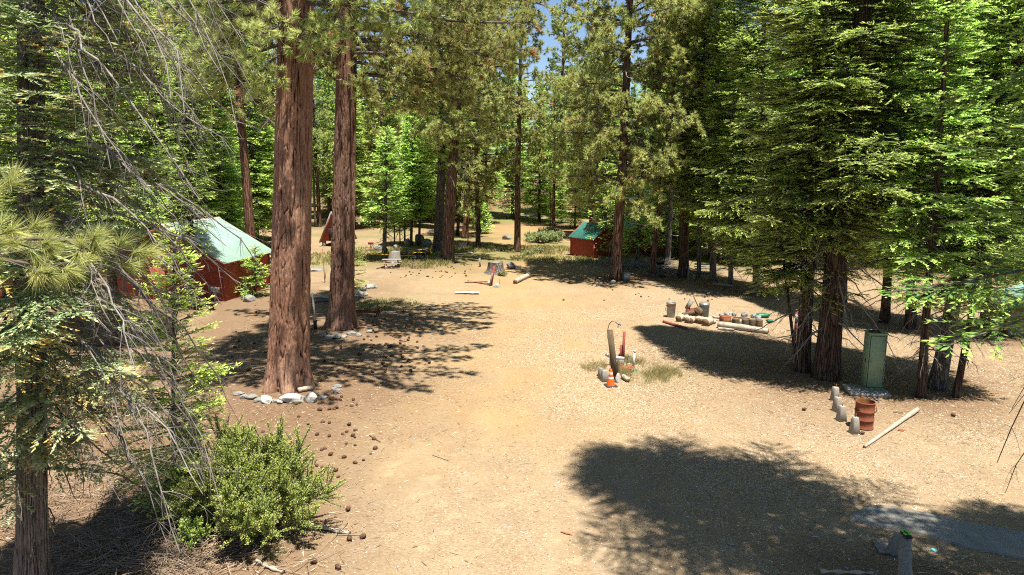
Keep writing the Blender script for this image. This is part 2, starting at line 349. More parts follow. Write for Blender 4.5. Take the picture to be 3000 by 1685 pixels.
# ------------------------------------------------------------------ ground
TREES = []      # (x, y, radius) of trunks, for litter
def axis(a, b, segs):
    return np.concatenate([np.arange(p, q, s) for p, q, s in segs] + [[b]])
def build_ground():
    xs = axis(-320, 320, [(-320, -90, 10), (-90, -30, 1.5), (-30, 30, .22), (30, 90, 1.5), (90, 320, 10)])
    ys = axis(-60, 560, [(-60, 4, 4), (4, 60, .22), (60, 130, 1.2), (130, 560, 8)])
    X, Y = np.meshgrid(xs, ys); Z = ground(X, Y) + .03 * (fbm(X * 1.7, Y * 1.7, 2, 3) - .5)
    ny, nx = X.shape; i = np.arange(ny * nx).reshape(ny, nx)
    Q = np.stack([i[:-1, :-1], i[:-1, 1:], i[1:, 1:], i[1:, :-1]], -1).reshape(-1, 4)
    me = mesh('ground', np.stack([X, Y, Z], -1).reshape(-1, 3), Q, M['ground'], smooth=True)
    xr, yr = X.ravel(), Y.ravel(); duff, chips, grass, gold, track = masks(xr, yr); rut = 0 * xr
    for c0, bend in ((-.9, .3), (.75, .3), (-2.1, -.5), (-.5, -.5), (2.6, .9)):
        cx = c0 + bend * np.sin((yr - 12) * .11); rut = np.maximum(rut, np.exp(-((xr - cx - .35 * (fbm(yr * .35, xr * .1, c0, 3) - .5)) / .26)**2) * (.25 + 1.0 * fbm(xr * .6, yr * .5, c0, 2)) * sstep(75, 40, yr))
    rut = rut * (1 - duff * .7); chips = chips * (1 - .6 * rut)
    for k, a in (('duff', duff), ('chips', chips), ('grass', grass), ('gold', gold), ('track', track), ('rut', rut)):
        at = me.attributes.new(k, 'FLOAT', 'POINT'); at.data.foreach_set('value', a.astype(np.float32))
    tag(link('ground', me), kind='structure')
def masks(x, y):
    n = fbm(x * .35 + 9, y * .35, 1, 4); n2 = fbm(x * .11 + 2, y * .11 + 7, 4, 3)
    duff = np.zeros_like(x)
    for tx, ty, tr in TREES:
        d = np.hypot(x - tx, y - ty); duff = np.maximum(duff, np.exp(-(d / (tr * 1.0))**2))
    duff = np.clip(duff * 1.15 + (n - .5) * 1.1 * (duff > .08), 0, 1) * .9
    left = sstep(-2.5, -6, x + .12 * (y - 20)) * sstep(55, 40, y) * .8; duff = np.maximum(duff, left * sstep(.3, .6, n + .1))
    right = sstep(10.0, 14, x - .25 * (y - 20)) * sstep(22, 26, y); duff = np.maximum(duff, right * .55 * sstep(.3, .6, n))
    duff = np.maximum(duff, sstep(96, 112, y) * (.35 + .6 * sstep(.35, .6, n)))
    fr = sstep(4, 7, x) * sstep(14.6, 13.2, y + .25 * (x - 6)); duff = np.maximum(duff, fr * .7)
    path = np.exp(-((x - .1 - .01 * (y - 20)) / (3.2 + .05 * y))**2)
    gold = path * sstep(15, 24, y) * .75 * sstep(130, 100, y)
    chips = np.clip(sstep(.35, .6, n) * .7 + .35, 0, 1) * (1 - duff * .8) * sstep(60, 40, y)
    chips = chips * np.clip(.45 + .9 * sstep(0, 3, x) * sstep(15, 18, y) + .3 * sstep(20, 26, y), 0, 1)
    track = np.clip(sstep(24, 16, y), 0, 1) * (1 - duff)
    grass = sstep(.56, .66, n2) * sstep(48, 62, y) * .85
    for gx, gy, gr_ in GRASSY: grass = np.maximum(grass, .8 * np.exp(-((x - gx)**2 + ((y - gy))**2) / gr_**2) * sstep(.3, .55, n))
    return duff, chips, np.clip(grass, 0, 1), gold, track
_g = gp(1900, 1095); GRASSY = [(_g.x, _g.y, 1.5)]
for p_, r_ in (((1200, 745), 4), ((1380, 730), 4), ((960, 760), 4), ((1560, 700), 6), ((1620, 745), 3), ((1130, 880), 2.2)):
    q = gp(*p_); GRASSY.append((q.x, q.y, r_))

# ------------------------------------------------------------------ foliage generators
def kites(P, D, Nn, L, W, fold=.15):
    S = norm(np.cross(D, Nn)); L = L[:, None]; W = W[:, None]
    m = P + D * L * .5 - Nn * W * fold
    V = np.stack([P, m + S * W * .5, P + D * L, m - S * W * .5], 1).reshape(-1, 3)
    return V, np.arange(len(P) * 4).reshape(-1, 4)
def rep(idx, cnt): return np.repeat(idx, cnt)
def within(cnt): return np.concatenate([np.arange(c) for c in cnt]) if len(cnt) else np.zeros(0, int)
def fir_sprays(g, P0, az, L, el, droop, up, detail, K=8, tw=.55, kw=1.0, tipb=.30, base=.05, bare=0.12):
    """P0 (b,3) branch roots; returns foliage V,F,tint and wood polylines"""
    b = len(P0); t = np.linspace(0, 1, K)
    H = np.stack([np.cos(az), np.sin(az), 0 * az], -1)
    def pos(bi, tt):
        z = L[bi] * (np.sin(el[bi]) * tt - droop[bi] * tt**2 + up[bi] * tt**3)
        return P0[bi] + H[bi] * (L[bi] * np.cos(el[bi]) * tt * (1 - .1 * tt))[:, None] + np.array([0, 0, 1.]) * z[:, None]
    def tan(bi, tt): return norm(pos(bi, tt + .02) - pos(bi, tt - .02))
    bi = np.repeat(np.arange(b), K); PL = pos(bi, np.tile(t, b)).reshape(b, K, 3)
    rad = ((.012 + .011 * L) * (.7 if detail['kl'] < .15 else 1))[:, None] * (1 - .85 * t)[None]
    # side twigs
    nt_ = np.maximum(3, (L / detail['ts']).astype(int)); B = rep(np.arange(b), nt_); u = (within(nt_) + g.random(len(B))) / nt_[B]
    u = bare + (1 - bare) * u; u = np.clip(u, 0, .985)
    side = np.where(g.random(len(B)) < .5, -1, 1)
    T = tan(B, u); S = norm(np.cross(T, np.array([0, 0, 1.])));
    ang = R(52) + g.normal(0, .16, len(B))
    TD = norm(T * np.cos(ang)[:, None] + S * (side * np.sin(ang))[:, None] + np.array([0, 0, 1.]) * (g.normal(-.06, .12, len(B)))[:, None])
    TL = np.clip(L[B] * tw * (1 - u)**.8 * sstep(-.15, .35, u) + .12 * detail['k'], .08, 1.6) * g.uniform(.65, 1.15, len(B))
    TP = pos(B, u)
    # kites along twig
    nk = np.maximum(2, (TL / detail['ks']).astype(int)); C = rep(np.arange(len(B)), nk); q = (within(nk) + g.random(len(C))) / nk[C]
    sd2 = np.where(g.random(len(C)) < .5, -1, 1); S2 = norm(np.cross(TD[C], np.array([0, 0, 1.])))
    a2 = R(42) * (1 - .6 * q) + g.normal(0, .15, len(C))
    KD = norm(TD[C] * np.cos(a2)[:, None] + S2 * (sd2 * np.sin(a2))[:, None] + np.array([0, 0, 1.]) * g.normal(.03, .16, len(C))[:, None])
    KP = TP[C] + TD[C] * (TL[C] * q)[:, None] + np.array([0, 0, -1.]) * (.10 * TL[C] * q**2)[:, None]
    KL = detail['kl'] * g.uniform(.7, 1.3, len(C)) * (1.1 - .35 * q); KW = detail['kwid'] * kw * g.uniform(.7, 1.3, len(C))
    NN = norm(np.array([0, 0, 1.]) + g.normal(0, .35, (len(C), 3)))
    br = g.random(b)
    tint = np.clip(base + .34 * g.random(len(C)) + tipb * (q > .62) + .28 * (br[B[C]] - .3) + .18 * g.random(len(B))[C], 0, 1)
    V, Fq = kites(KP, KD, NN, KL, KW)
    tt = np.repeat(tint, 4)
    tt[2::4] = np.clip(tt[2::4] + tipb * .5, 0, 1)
    TW = np.stack([TP, TP + TD * (TL * .55)[:, None], TP + TD * TL[:, None] + np.array([0, 0, -.08]) * TL[:, None]], 1)
    TR = np.stack([.004 + .005 * TL, .003 + .003 * TL, 0 * TL + .0015], 1) * detail.get('tr', 1)
    return V, Fq, tt, PL, rad, TW, TR
DET = {'far': dict(ts=.24, ks=.10, kl=.36, kwid=.10, k=2, tr=1.6), 'mid': dict(ts=.14, ks=.046, kl=.18, kwid=.038, k=1.4, tr=1.5),
       'near': dict(ts=.10, ks=.036, kl=.13, kwid=.040, k=1, tr=.45), 'close': dict(ts=.085, ks=.026, kl=.12, kwid=.032, k=.8, tr=.45)}
def trunk_mesh(name, H, d, lean, mat, flare=.35, n=14, k=26, wob=.05, seed=0):
    g = np.random.default_rng(seed); s = np.linspace(0, 1, k)**1.4; z = s * H
    r = d / 2 * (1 - .80 * s**.9) * (1 + flare * np.exp(-z / (.45 * d + .12))); r[-1] = .01
    a = g.random(4) * 6
    P = np.stack([lean[0] * z + wob * np.sin(z * .35 + a[0]) * np.minimum(z, 6) / 6, lean[1] * z + wob * np.sin(z * .3 + a[1]) * np.minimum(z, 6) / 6, z - .25 * (s == 0)], -1)
    V, Fs = tubes(P, r[None] if False else r, n)
    rr = 1 + .10 * (fbm(V[:, 0] * 6 / max(d, .2) + seed, V[:, 1] * 6 / max(d, .2), V[:, 2] * .6, 2) - .5)
    ctr = np.repeat(P, n, 0); V = ctr + (V - ctr) * rr[:, None]
    return mesh(name, V, Fs, mat, smooth=True)
def fir_tree(name, H=24, Rb=3.2, z0=2.0, d=.6, lod='far', lean=(0, 0), bark='bark_grey', leaf='fir', seed=0, spacing=None, dens=1.0, droop=.32, azr=None, dead=14, tipb=.42, base=.14, zmax=None, shape=.75, kw=1.0):
    g = np.random.default_rng(seed + 100); D = DET[lod]
    sp = spacing or {'far': .36, 'mid': .44, 'near': .36, 'close': .28}[lod]
    zs = []; z = z0
    while z < (zmax or H - .2):
        nb = max(3, int(round(g.normal(6.5 if lod != 'mid' else 8, .8) * dens)))
        for j in range(nb): zs.append(z + g.normal(0, sp * .35))
        z += sp * (1 - .45 * (z - z0) / (H - z0))
    zs = np.clip(np.array(zs), z0 * .9, H - .05); b = len(zs)
    az = g.random(b) * 2 * np.pi
    if azr is not None: az = azr[0] + g.random(b) * (azr[1] - azr[0])
    s = (zs - z0) / (H - z0); s = np.clip(s, 0, 1)
    L = Rb * (1 - s)**shape * (.55 + .45 * sstep(0, .10, s)) * g.uniform(.62, 1.12, b) + .22
    L *= 1 + .25 * np.sin(az * 3 + zs * .7) * .5
    el = R(2) + R(32) * s + g.normal(0, .09, b); dr = droop * (1 - .5 * s) * g.uniform(.6, 1.3, b); up = dr * g.uniform(.35, .8, b)
    P0 = np.stack([lean[0] * zs, lean[1] * zs, zs], -1)
    V, Fq, tt, PL, rad, TW, TR = fir_sprays(g, P0, az, L, el, dr, up, D, tipb=tipb, base=base, kw=kw)
    root = empty(name)
    link('trunk', trunk_mesh('trunk', H, d, lean, M[bark], seed=seed, n=12 if lod == 'far' else 20), root)
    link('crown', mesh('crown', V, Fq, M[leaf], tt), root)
    mb = MB(); mb.add(*tubes(PL, rad, 3 if lod == 'far' else 5, False))
    if lod != 'far': mb.add(*tubes(TW, TR, 3, False))
    mb.build('branches', M['twig_dark' if lod in ('far', 'mid') else 'twig'], root)
    if dead:
        V, Fs = dead_limbs(g, dead, d, lean, z0 * .25 + .4, z0 + 3.5, Rb * .55, lod); link('dead_branches', mesh('dead_branches', V, Fs, M['twig_dead']), root)
    return root
def dead_limbs(g, n, d, lean, za, zb, Lm, lod='far', azr=(0, 6.283), droop=.5, sub=7, thick=1.0, el0=-.1):
    K = 13; z = g.uniform(za, zb, n); az = g.uniform(*azr, n); L = Lm * g.uniform(.5, 1.15, n); t = np.linspace(0, 1, K)
    Hh = np.stack([np.cos(az), np.sin(az), 0 * az], -1); el = el0 + g.normal(0, .2, n); dr = droop * g.uniform(.5, 1.3, n)
    bend = g.normal(0, .2, n); S = np.stack([-np.sin(az), np.cos(az), 0 * az], -1)
    P = np.stack([lean[0] * z, lean[1] * z, z], -1)[:, None] + Hh[:, None] * (L[:, None] * t * (1 - .22 * dr[:, None] * t))[..., None] + S[:, None] * (bend[:, None] * L[:, None] * t**2)[..., None]
    P[..., 2] += L[:, None] * (np.sin(el)[:, None] * t - dr[:, None] * t**2)
    P += np.cumsum(g.normal(0, .017, P.shape), 1) * L[:, None, None]
    r = ((.010 + .011 * L)[:, None] * (1 - .82 * t)[None]) * thick * g.uniform(.82, 1.22, (n, K))
    mb = MB(); mb.add(*tubes(P, r, 4, False))
    cnt = np.full(n, sub); B = rep(np.arange(n), cnt); ti = g.integers(2, K - 1, len(B)); Q = P[B, ti]
    T = norm(P[B, ti + 1] - Q); dirn = norm(T + g.normal(0, .75, T.shape)); l = L[B] * g.uniform(.10, .38, len(B)) * (1.1 - t[ti] * .6)
    k2 = 6; u = np.linspace(0, 1, k2); curl = norm(g.normal(0, 1, (len(B), 3))) * .5 + np.array([0, 0, -.45])
    W = Q[:, None] + dirn[:, None] * (l[:, None] * u)[..., None] + curl[:, None] * (l[:, None] * u**2 * .8)[..., None]
    mb.add(*tubes(W, (.0035 + .006 * l)[:, None] * (1.1 - u)[None] * thick * (1.6 if lod == 'far' else 1), 3, False))
    if lod in ('near', 'close', 'mid'):
        c3 = rep(np.arange(len(B)), np.full(len(B), 3)); ti = g.integers(1, k2 - 1, len(c3)); Q = W[c3, ti]
        dirn = norm(norm(W[c3, ti + 1] - Q) + g.normal(0, .9, Q.shape)); l2 = l[c3] * g.uniform(.2, .5, len(c3)); u = np.linspace(0, 1, 4)
        X = Q[:, None] + dirn[:, None] * (l2[:, None] * u)[..., None] + (norm(g.normal(0, 1, Q.shape)) * .4)[:, None] * (l2[:, None] * u**2)[..., None]
        mb.add(*tubes(X, (.002 + .004 * l2)[:, None] * (1.1 - u)[None] * thick, 3, False))
    return np.concatenate(mb.V), [np.concatenate(f) for f in mb.F.values()]
def tufts(g, P, D, n, ln, wd, spread=1.15, tb=None):
    m = len(P); C = np.repeat(np.arange(m), n)
    d = norm(D[C] + spread * norm(g.normal(0, 1, (m * n, 3))) * g.uniform(.35, 1.0, (m * n, 1)))
    l = ln * g.uniform(.75, 1.15, m * n); base = P[C] - D[C] * (ln * .45 * g.random(m * n))[:, None]
    S = norm(np.cross(d, norm(g.normal(0, 1, d.shape)))) * wd * .5
    sag = np.array([0, 0, -.06]) * ln
    V = np.stack([base - S, base + S, base + d * l[:, None] + sag], 1).reshape(-1, 3)
    tb = g.random(m) if tb is None else tb
    tint = np.clip(.10 + .42 * g.random(m * n) + .42 * tb[C], 0, .92); brown = (g.random(m) < .018)[C]; tint = np.where(brown, 1.0, tint)
    return V, np.arange(m * n * 3).reshape(-1, 3), np.repeat(tint, 3)
PD = {'far': dict(n=18, ln=.36, wd=.075, ts=.62), 'mid': dict(n=46, ln=.27, wd=.028, ts=.34), 'near': dict(n=110, ln=.20, wd=.0055, ts=.5)}
def pine_tree(name, H=28, Rb=4, z0=8, d=.7, lod='far', lean=(0, 0), bark='bark_red', seed=0, nb=90, trunkmesh=None, azbias=None, dead=16, extra=None, el0=.05, zpow=1.0, subn=1.0, droop=.22):
    g = np.random.default_rng(seed + 500); q = PD[lod]
    zs = z0 + (H - z0 - .6) * g.random(nb)**zpow; az = g.random(nb) * 2 * np.pi; s = (zs - z0) / (H - z0)
    L = Rb * (1 - s)**.55 * (.6 + .4 * sstep(0, .2, s)) * g.uniform(.5, 1.15, nb) + .4
    if azbias is not None: L *= 1 + azbias[1] * np.maximum(0, np.cos(az - azbias[0]))
    el = el0 + .5 * s + g.normal(0, .18, nb); dr = g.uniform(.4, 1.3, nb) * droop * (1 - s)
    if extra is not None:
        E = np.array(extra, float); zs = np.concatenate([zs, E[:, 0]]); az = np.concatenate([az, E[:, 1]]); L = np.concatenate([L, E[:, 2]]); el = np.concatenate([el, E[:, 3]]); dr = np.concatenate([dr, E[:, 4]])
    b = len(zs); K = 9; t = np.linspace(0, 1, K)
    Hh = np.stack([np.cos(az), np.sin(az), 0 * az], -1); S = np.stack([-np.sin(az), np.cos(az), 0 * az], -1)
    wig = g.normal(0, .10, (b, 2)); ph = g.random((b, 2)) * 6
    P = np.stack([lean[0] * zs, lean[1] * zs, zs], -1)[:, None] + Hh[:, None] * (L[:, None] * np.cos(el)[:, None] * t)[..., None]
    P += S[:, None] * (L[:, None] * wig[:, :1] * np.sin(t * 4 + ph[:, :1]) * t)[..., None]
    P[..., 2] += L[:, None] * (np.sin(el)[:, None] * t - dr[:, None] * t**2 + .5 * dr[:, None] * t**3 + .35 * wig[:, 1:] * np.sin(t * 5 + ph[:, 1:]) * t)
    r = (.018 + .014 * L)[:, None] * (1 - .8 * t)[None]
    mb = MB(); mb.add(*tubes(P, r, 5, False))
    ns = np.maximum(3, (L * 3.0 * subn / q['ts']).astype(int)); B = rep(np.arange(b), ns); u = .28 + .70 * g.random(len(B)); ti = np.minimum((u * (K - 1)).astype(int), K - 2)
    fr = (u * (K - 1) - ti)[:, None]; Q = P[B, ti] * (1 - fr) + P[B, ti + 1] * fr; T = norm(P[B, ti + 1] - P[B, ti])
    dn = norm(T + g.normal(0, .75, T.shape) + np.array([0, 0, .12])); l = (.35 + .28 * L[B] * (1 - u)) * g.uniform(.6, 1.3, len(B))
    k2 = 5; v = np.linspace(0, 1, k2); curl = norm(g.normal(0, 1, T.shape)) * .3 + np.array([0, 0, -.15])
    W = Q[:, None] + dn[:, None] * (l[:, None] * v)[..., None] + curl[:, None] * (l[:, None] * v**2)[..., None]
    W[:, -1, 2] += .12 * l
    mb.add(*tubes(W, (.008 + .006 * l)[:, None] * (1.15 - v)[None], 3, False))
    TP = W[:, -1]; TD = norm(W[:, -1] - W[:, -2] + np.array([0, 0, .04])); 
    # a second tuft on most sub-branches
    sel = g.random(len(B)) < .75; Q2 = W[sel, 3]; d2 = norm(W[sel, 3] - W[sel, 2] + g.normal(0, .5, (sel.sum(), 3)) * l[sel][:, None]); Q3 = Q2 + d2 * .22
    mb.add(*tubes(np.stack([Q2, (Q2 + Q3) / 2, Q3], 1), np.full((len(Q2), 3), .006), 3, False))
    TP = np.concatenate([TP, P[:, -1], Q3]); TD = np.concatenate([TD, norm(P[:, -1] - P[:, -2]), d2]); tb = np.concatenate([g.random(b)[B] * .6 + g.random(len(B)) * .4, g.random(b), g.random(sel.sum())])
    V, Fq, tt = tufts(g, TP, TD, q['n'], q['ln'], q['wd'], tb=tb)
    root = empty(name)
    link('trunk', trunkmesh or trunk_mesh('trunk', H, d, lean, M[bark], seed=seed, n=14 if lod == 'far' else 22), root)
    link('crown', mesh('crown', V, Fq, M['pine'], tt), root)
    mb.build('branches', M['twig_dark' if lod == 'far' else 'twig'], root)
    if dead:
        V, Fs = dead_limbs(g, dead, d, lean, z0 * .7, z0 + (H - z0) * .35, Rb * .6, lod if lod == 'far' else 'mid', droop=.45); link('dead_branches', mesh('dead_branches', V, Fs, M['twig_dead']), root)
    return root
def place(root, loc, rz=0, s=1, label=None, cat='tree', group=None):
    root.location = loc; root.rotation_euler = (0, 0, rz); root.scale = (s, s, s); return tag(root, label, cat, group)
def dup(root, name=None):
    c = root.copy(); COL.objects.link(c)
    for ch in root.children:
        k = ch.copy(); COL.objects.link(k); k.parent = c
        for gch in ch.children: l = gch.copy(); COL.objects.link(l); l.parent = k
    return c
def leanof(base, px, py):
    q = atY(px, py, base.y); h = q.z - base.z; return ((q.x - base.x) / h, 0.0)
def hero_trunk(H, d, lean, mat, seed, flare=.45, vis=16):
    """dense trunk with deep furrows between long bark plates"""
    n = 260; zz = np.concatenate([np.arange(-.3, vis, .035), np.linspace(vis, H, 30)]); a = np.arange(n) * 2 * np.pi / n
    A, Z = np.meshgrid(a, zz); s = np.clip(Z / H, 0, 1)
    r = d / 2 * (1 - .78 * s**1.15) * (1 + flare * np.exp(-np.maximum(Z, 0) / .7)); root_ = .20 * np.exp(-np.maximum(Z, 0) / .55) * np.sin(A * 6 + seed + 1.5 * vnoise(A * 1.0, Z * .5, seed))
    cx, cy_ = np.cos(A), np.sin(A)
    wx, wy, wz = cx * 5.2, cy_ * 5.2, Z * .62 + 3 * vnoise(cx * 2, cy_ * 2, Z * .4 + seed)
    f1 = np.abs(fbm(wx + seed, wy, wz, 2) - .5) * 2; fur = np.clip(f1 / .22, 0, 1)**.6
    f2 = np.abs(vnoise(cx * 10 + 7, cy_ * 10, Z * 1.5 + seed) - .5) * 2; fur2 = np.clip(f2 / .2, 0, 1)
    fine = fbm(cx * 24, cy_ * 24, Z * 8, 3)
    r = r * (1 + root_) + .075 * (fur - 1) + .034 * (fur2 - 1) + .030 * (fine - .5)
    r = np.maximum(r, .02)
    X = lean[0] * Z + r * cx; Y = lean[1] * Z + r * cy_
    i = np.arange(Z.size).reshape(Z.shape); j = np.roll(i, -1, 1)
    Q = np.stack([i[:-1], j[:-1], j[1:], i[1:]], -1).reshape(-1, 4)
    me = mesh('trunk', np.stack([X, Y, Z], -1).reshape(-1, 3), Q, mat, tint=(fur * .55 + fur2 * .45).ravel(), smooth=True); return me
def furmat(name, dark, mid, light, pale):
    m, nt, b, out = newmat(name); at = nt.nodes.new('ShaderNodeAttribute'); at.attribute_name = 'tint'
    v = coords(nt, (7, 7, 2.4)); n1 = noise(nt, 2.2, v, 7, .7); n2 = noise(nt, .5, coords(nt, (1.5, 1.5, .8)), 3)
    pl = ramp(nt, [(.32, mid), (.50, light), (.66, pale)], mathn(nt, 'ADD', mathn(nt, 'MULTIPLY', n1, .7), mathn(nt, 'MULTIPLY', n2, .32)))
    col = mix(nt, dark, pl, ramp(nt, [(.25, (0, 0, 0)), (.72, (1, 1, 1))], at.outputs['Fac']))
    nt.links.new(col, b.inputs['Base Color']); b.inputs['Roughness'].default_value = .92; b.inputs['Specular IOR Level'].default_value = .12
    bump(nt, b, mathn(nt, 'ADD', noise(nt, 5, v, 8, .75), n1), .8, .025); return m
M['fur_red'] = furmat('furrowed_bark', (.028, .014, .009), (.165, .080, .050), (.31, .165, .108), (.48, .33, .24))
M['fur_brown'] = furmat('furrowed_dark_bark', (.022, .012, .009), (.115, .060, .042), (.20, .112, .078), (.31, .205, .15))
M['fur_grey'] = furmat('furrowed_grey_bark', (.04, .034, .03), (.13, .105, .09), (.23, .195, .17), (.34, .30, .27))
# ------------------------------------------------------------------ trees
def tree_size(px, wpx):
    q = gp(*px); return wpx * math.hypot(q.y, CAMZ) / F
NT = []
def at(px, py, r=2.5):
    q = gp(px, py); TREES.append((q.x, q.y, r)); return q
# two giant pines
qa = at(845, 1128, 5.5); la = leanof(qa, 858, 500)
def limbs(spec): return [[z, R(a), L, e, d] for z, a, L, e, d in spec]
exA = limbs([(12.6, 185, 5.2, .10, .38), (13.2, 150, 4.5, .05, .3), (13.0, 230, 4.2, .0, .4), (12.2, 300, 3.2, -.05, .45), (13.5, 20, 5.5, .1, .3), (12.4, 265, 3.0, -.1, .5), (11.6, 250, 2.6, -.3, .5),
    (12.9, 330, 5.0, 0, .3), (11.8, 205, 3.4, -.25, .4), (14.5, 0, 7.5, .15, .25), (15.5, 340, 8, .1, .25), (17, 10, 8.5, .1, .2), (16, 300, 6.5, .1, .2), (18, 325, 8, .1, .2)])
A = pine_tree('giant_pine', H=38, Rb=5.2, z0=12.3, d=1.5, lod='mid', lean=la, seed=3, nb=64, trunkmesh=hero_trunk(38, 1.43, la, M['fur_red'], 2.0, .26), extra=exA, dead=10, droop=.3, zpow=1.2)
place(A, qa, label='giant reddish furrowed pine, nearest and thickest trunk left of the clearing', group='large pines around the clearing')
qb = at(1000, 956, 5.5); lb = leanof(qb, 1013, 300)
exB = limbs([(12.5, 340, 5.2, -.05, .35), (11.6, 330, 4.6, -.12, .30), (13.4, 350, 7.5, .02, .32), (14.2, 10, 8.5, .02, .30), (12.9, 315, 6.2, 0, .36), (14.6, 335, 9, .0, .26), (12.0, 300, 3.6, -.15, .4), (15.6, 355, 9, .0, .2), (13, 200, 3.2, 0, .4),
    (14, 345, 8.2, -.03, .38), (16.2, 325, 8.5, .05, .2), (12.0, 355, 6.5, -.02, .42), (13.1, 325, 7.2, -.06, .40), (17.5, 340, 9.5, .05, .2), (19, 0, 9, .1, .2), (18, 310, 8, .05, .2), (15, 20, 8, .05, .25), (14.5, 180, 4, .1, .3), (13.8, 240, 4, 0, .4)])
B = pine_tree('giant_pine', H=36, Rb=5.0, z0=12.5, d=1.25, lod='mid', lean=lb, seed=8, nb=70, trunkmesh=hero_trunk(36, 1.20, lb, M['fur_brown'], 5.0, .28), extra=exB, dead=10, droop=.3, zpow=1.3)
place(B, qb, label='second giant pine with a darker smoother trunk, just behind the nearest one', group='large pines around the clearing')

# mid distance pines: (px,py), trunk width px, via, H, Rb, z0, nb, bark, lod, label
def mkpine(base, wpx, via, H, Rb, z0, nb, bark, lod, label, seed, name='pine_tree', dead=18, **kw):
    q = at(*base, kw.pop('rl', 3.0)); d = wpx * math.hypot(q.y, CAMZ) / F
    t = pine_tree(name, H=H, Rb=Rb, z0=z0, d=d, lod=lod, lean=leanof(q, *via), bark=bark, seed=seed, nb=nb, dead=dead, **kw)
    return place(t, q, label=label, group='large pines around the clearing')
PD['far2'] = dict(n=26, ln=.32, wd=.050, ts=.45)
mkpine((1803, 820), 33, (1832, 300), 32, 6.6, 5.6, 125, 'bark_red', 'far2', 'leaning reddish pine with full drooping limbs, in front of the small green-roofed shed', 21, droop=.3)
mkpine((1515, 738), 20, (1524, 150), 30, 3.4, 7.6, 95, 'bark_red', 'far2', 'slim straight pine standing alone beside the sandy track', 22, droop=.25)
mkpine((1310, 762), 36, (1326, 480), 33, 5.6, 8.5, 110, 'bark_red', 'far2', 'thick plated pine on the low mound right of the yellow trailer', 23, azbias=(0, .3), rl=4)
mkpine((1362, 698), 19, (1372, 520), 31, 4.2, 11, 90, 'bark_orange', 'far', 'orange-barked pine behind the thick plated one', 24)
mkpine((1340, 690), 10, (1346, 600), 28, 3.4, 10, 70, 'bark_brown', 'far', 'thin dark pine squeezed behind the thick plated one', 25)
mkpine((1640, 640), 18, (1655, 0), 34, 4.4, 9, 110, 'bark_red', 'far', 'tall pine on the hillside right of the sandy track with sky behind its top', 26)
mkpine((2003, 812), 30, (2007, 500), 31, 4.5, 10, 70, 'bark_brown', 'far2', 'thick dark-trunked pine behind the open ground on the right', 27)
mkpine((1908, 806), 17, (1922, 690), 24, 3.4, 6.8, 80, 'bark_red', 'far2', 'thin brown-trunked pine beside the standing grill', 28)
mkpine((2010, 690), 20, (2025, 150), 36, 6.0, 7, 120, 'bark_red', 'far', 'tall yellow-green pine behind the upper red house', 29)

def mkfir(bp, wpx, via, H, Rb, z0, lod, label, seed, group='firs around the clearing', name='fir_tree', rl=2.6, **kw):
    q = at(*bp, rl); d = wpx * math.hypot(q.y, CAMZ) / F
    t = fir_tree(name, H=H, Rb=Rb, z0=z0, d=d, lod=lod, lean=leanof(q, *via), seed=seed, **kw)
    return place(t, q, label=label, group=group)
mkfir((1283, 742), 30, (1292, 480), 27, 3.2, 8, 'far', 'thick grey fir trunk touching the left side of the plated pine', 31, dead=40, bark='bark_grey')
mkfir((1125, 762), 14, (1128, 640), 11, 2.8, 3.2, 'far', 'small grey-stemmed fir behind the picnic table', 32, dead=60, dens=.8)
mkfir((1204, 722), 9, (1206, 650), 15, 2.6, 2.6, 'far', 'slim dark fir rising over the dark boulders', 33)
mkfir((1228, 720), 8, (1229, 650), 17, 2.7, 3.0, 'far', 'slim dark fir right of the dark boulders', 34)
mkfir((1408, 684), 5, (1408, 600), 3.9, 1.7, .25, 'far', 'bushy young fir at the left edge of the sandy track', 35, dead=0, rl=1.2, leaf='fir_young', spacing=.22)
mkfir((1955, 775), 17, (1962, 650), 22, 2.8, 7.5, 'far', 'pale grey fir trunk with bare limbs behind the standing grill', 36, bark='bark_pale', dead=60)
mkfir((2047, 817), 13, (2050, 700), 19, 3.0, 4.8, 'mid', 'thin straight fir right of the thick dark pine', 37, dead=12)
mkfir((2088, 822), 19, (2090, 700), 26, 3.6, 3.4, 'mid', 'dark low-limbed fir right of the pale picnic table', 38, dead=20)
mkfir((2140, 838), 14, (2142, 700), 23, 3.4, 2.8, 'mid', 'fir with light green skirts behind the fire ring', 39, dead=30)
mkfir((2215, 858), 22, (2220, 700), 29, 4.2, 2.4, 'mid', 'broad dark fir behind the fire ring, right of the one with skirts', 40, dead=30)
mkfir((1868, 770), 12, (1868, 700), 13, 2.2, 1.4, 'far', 'short dark fir right of the leaning pine', 41, dead=6)
mkfir((1776, 752), 9, (1776, 700), 8.5, 1.9, .9, 'far', 'dark young fir overlapping the shed roof', 42, dead=0)
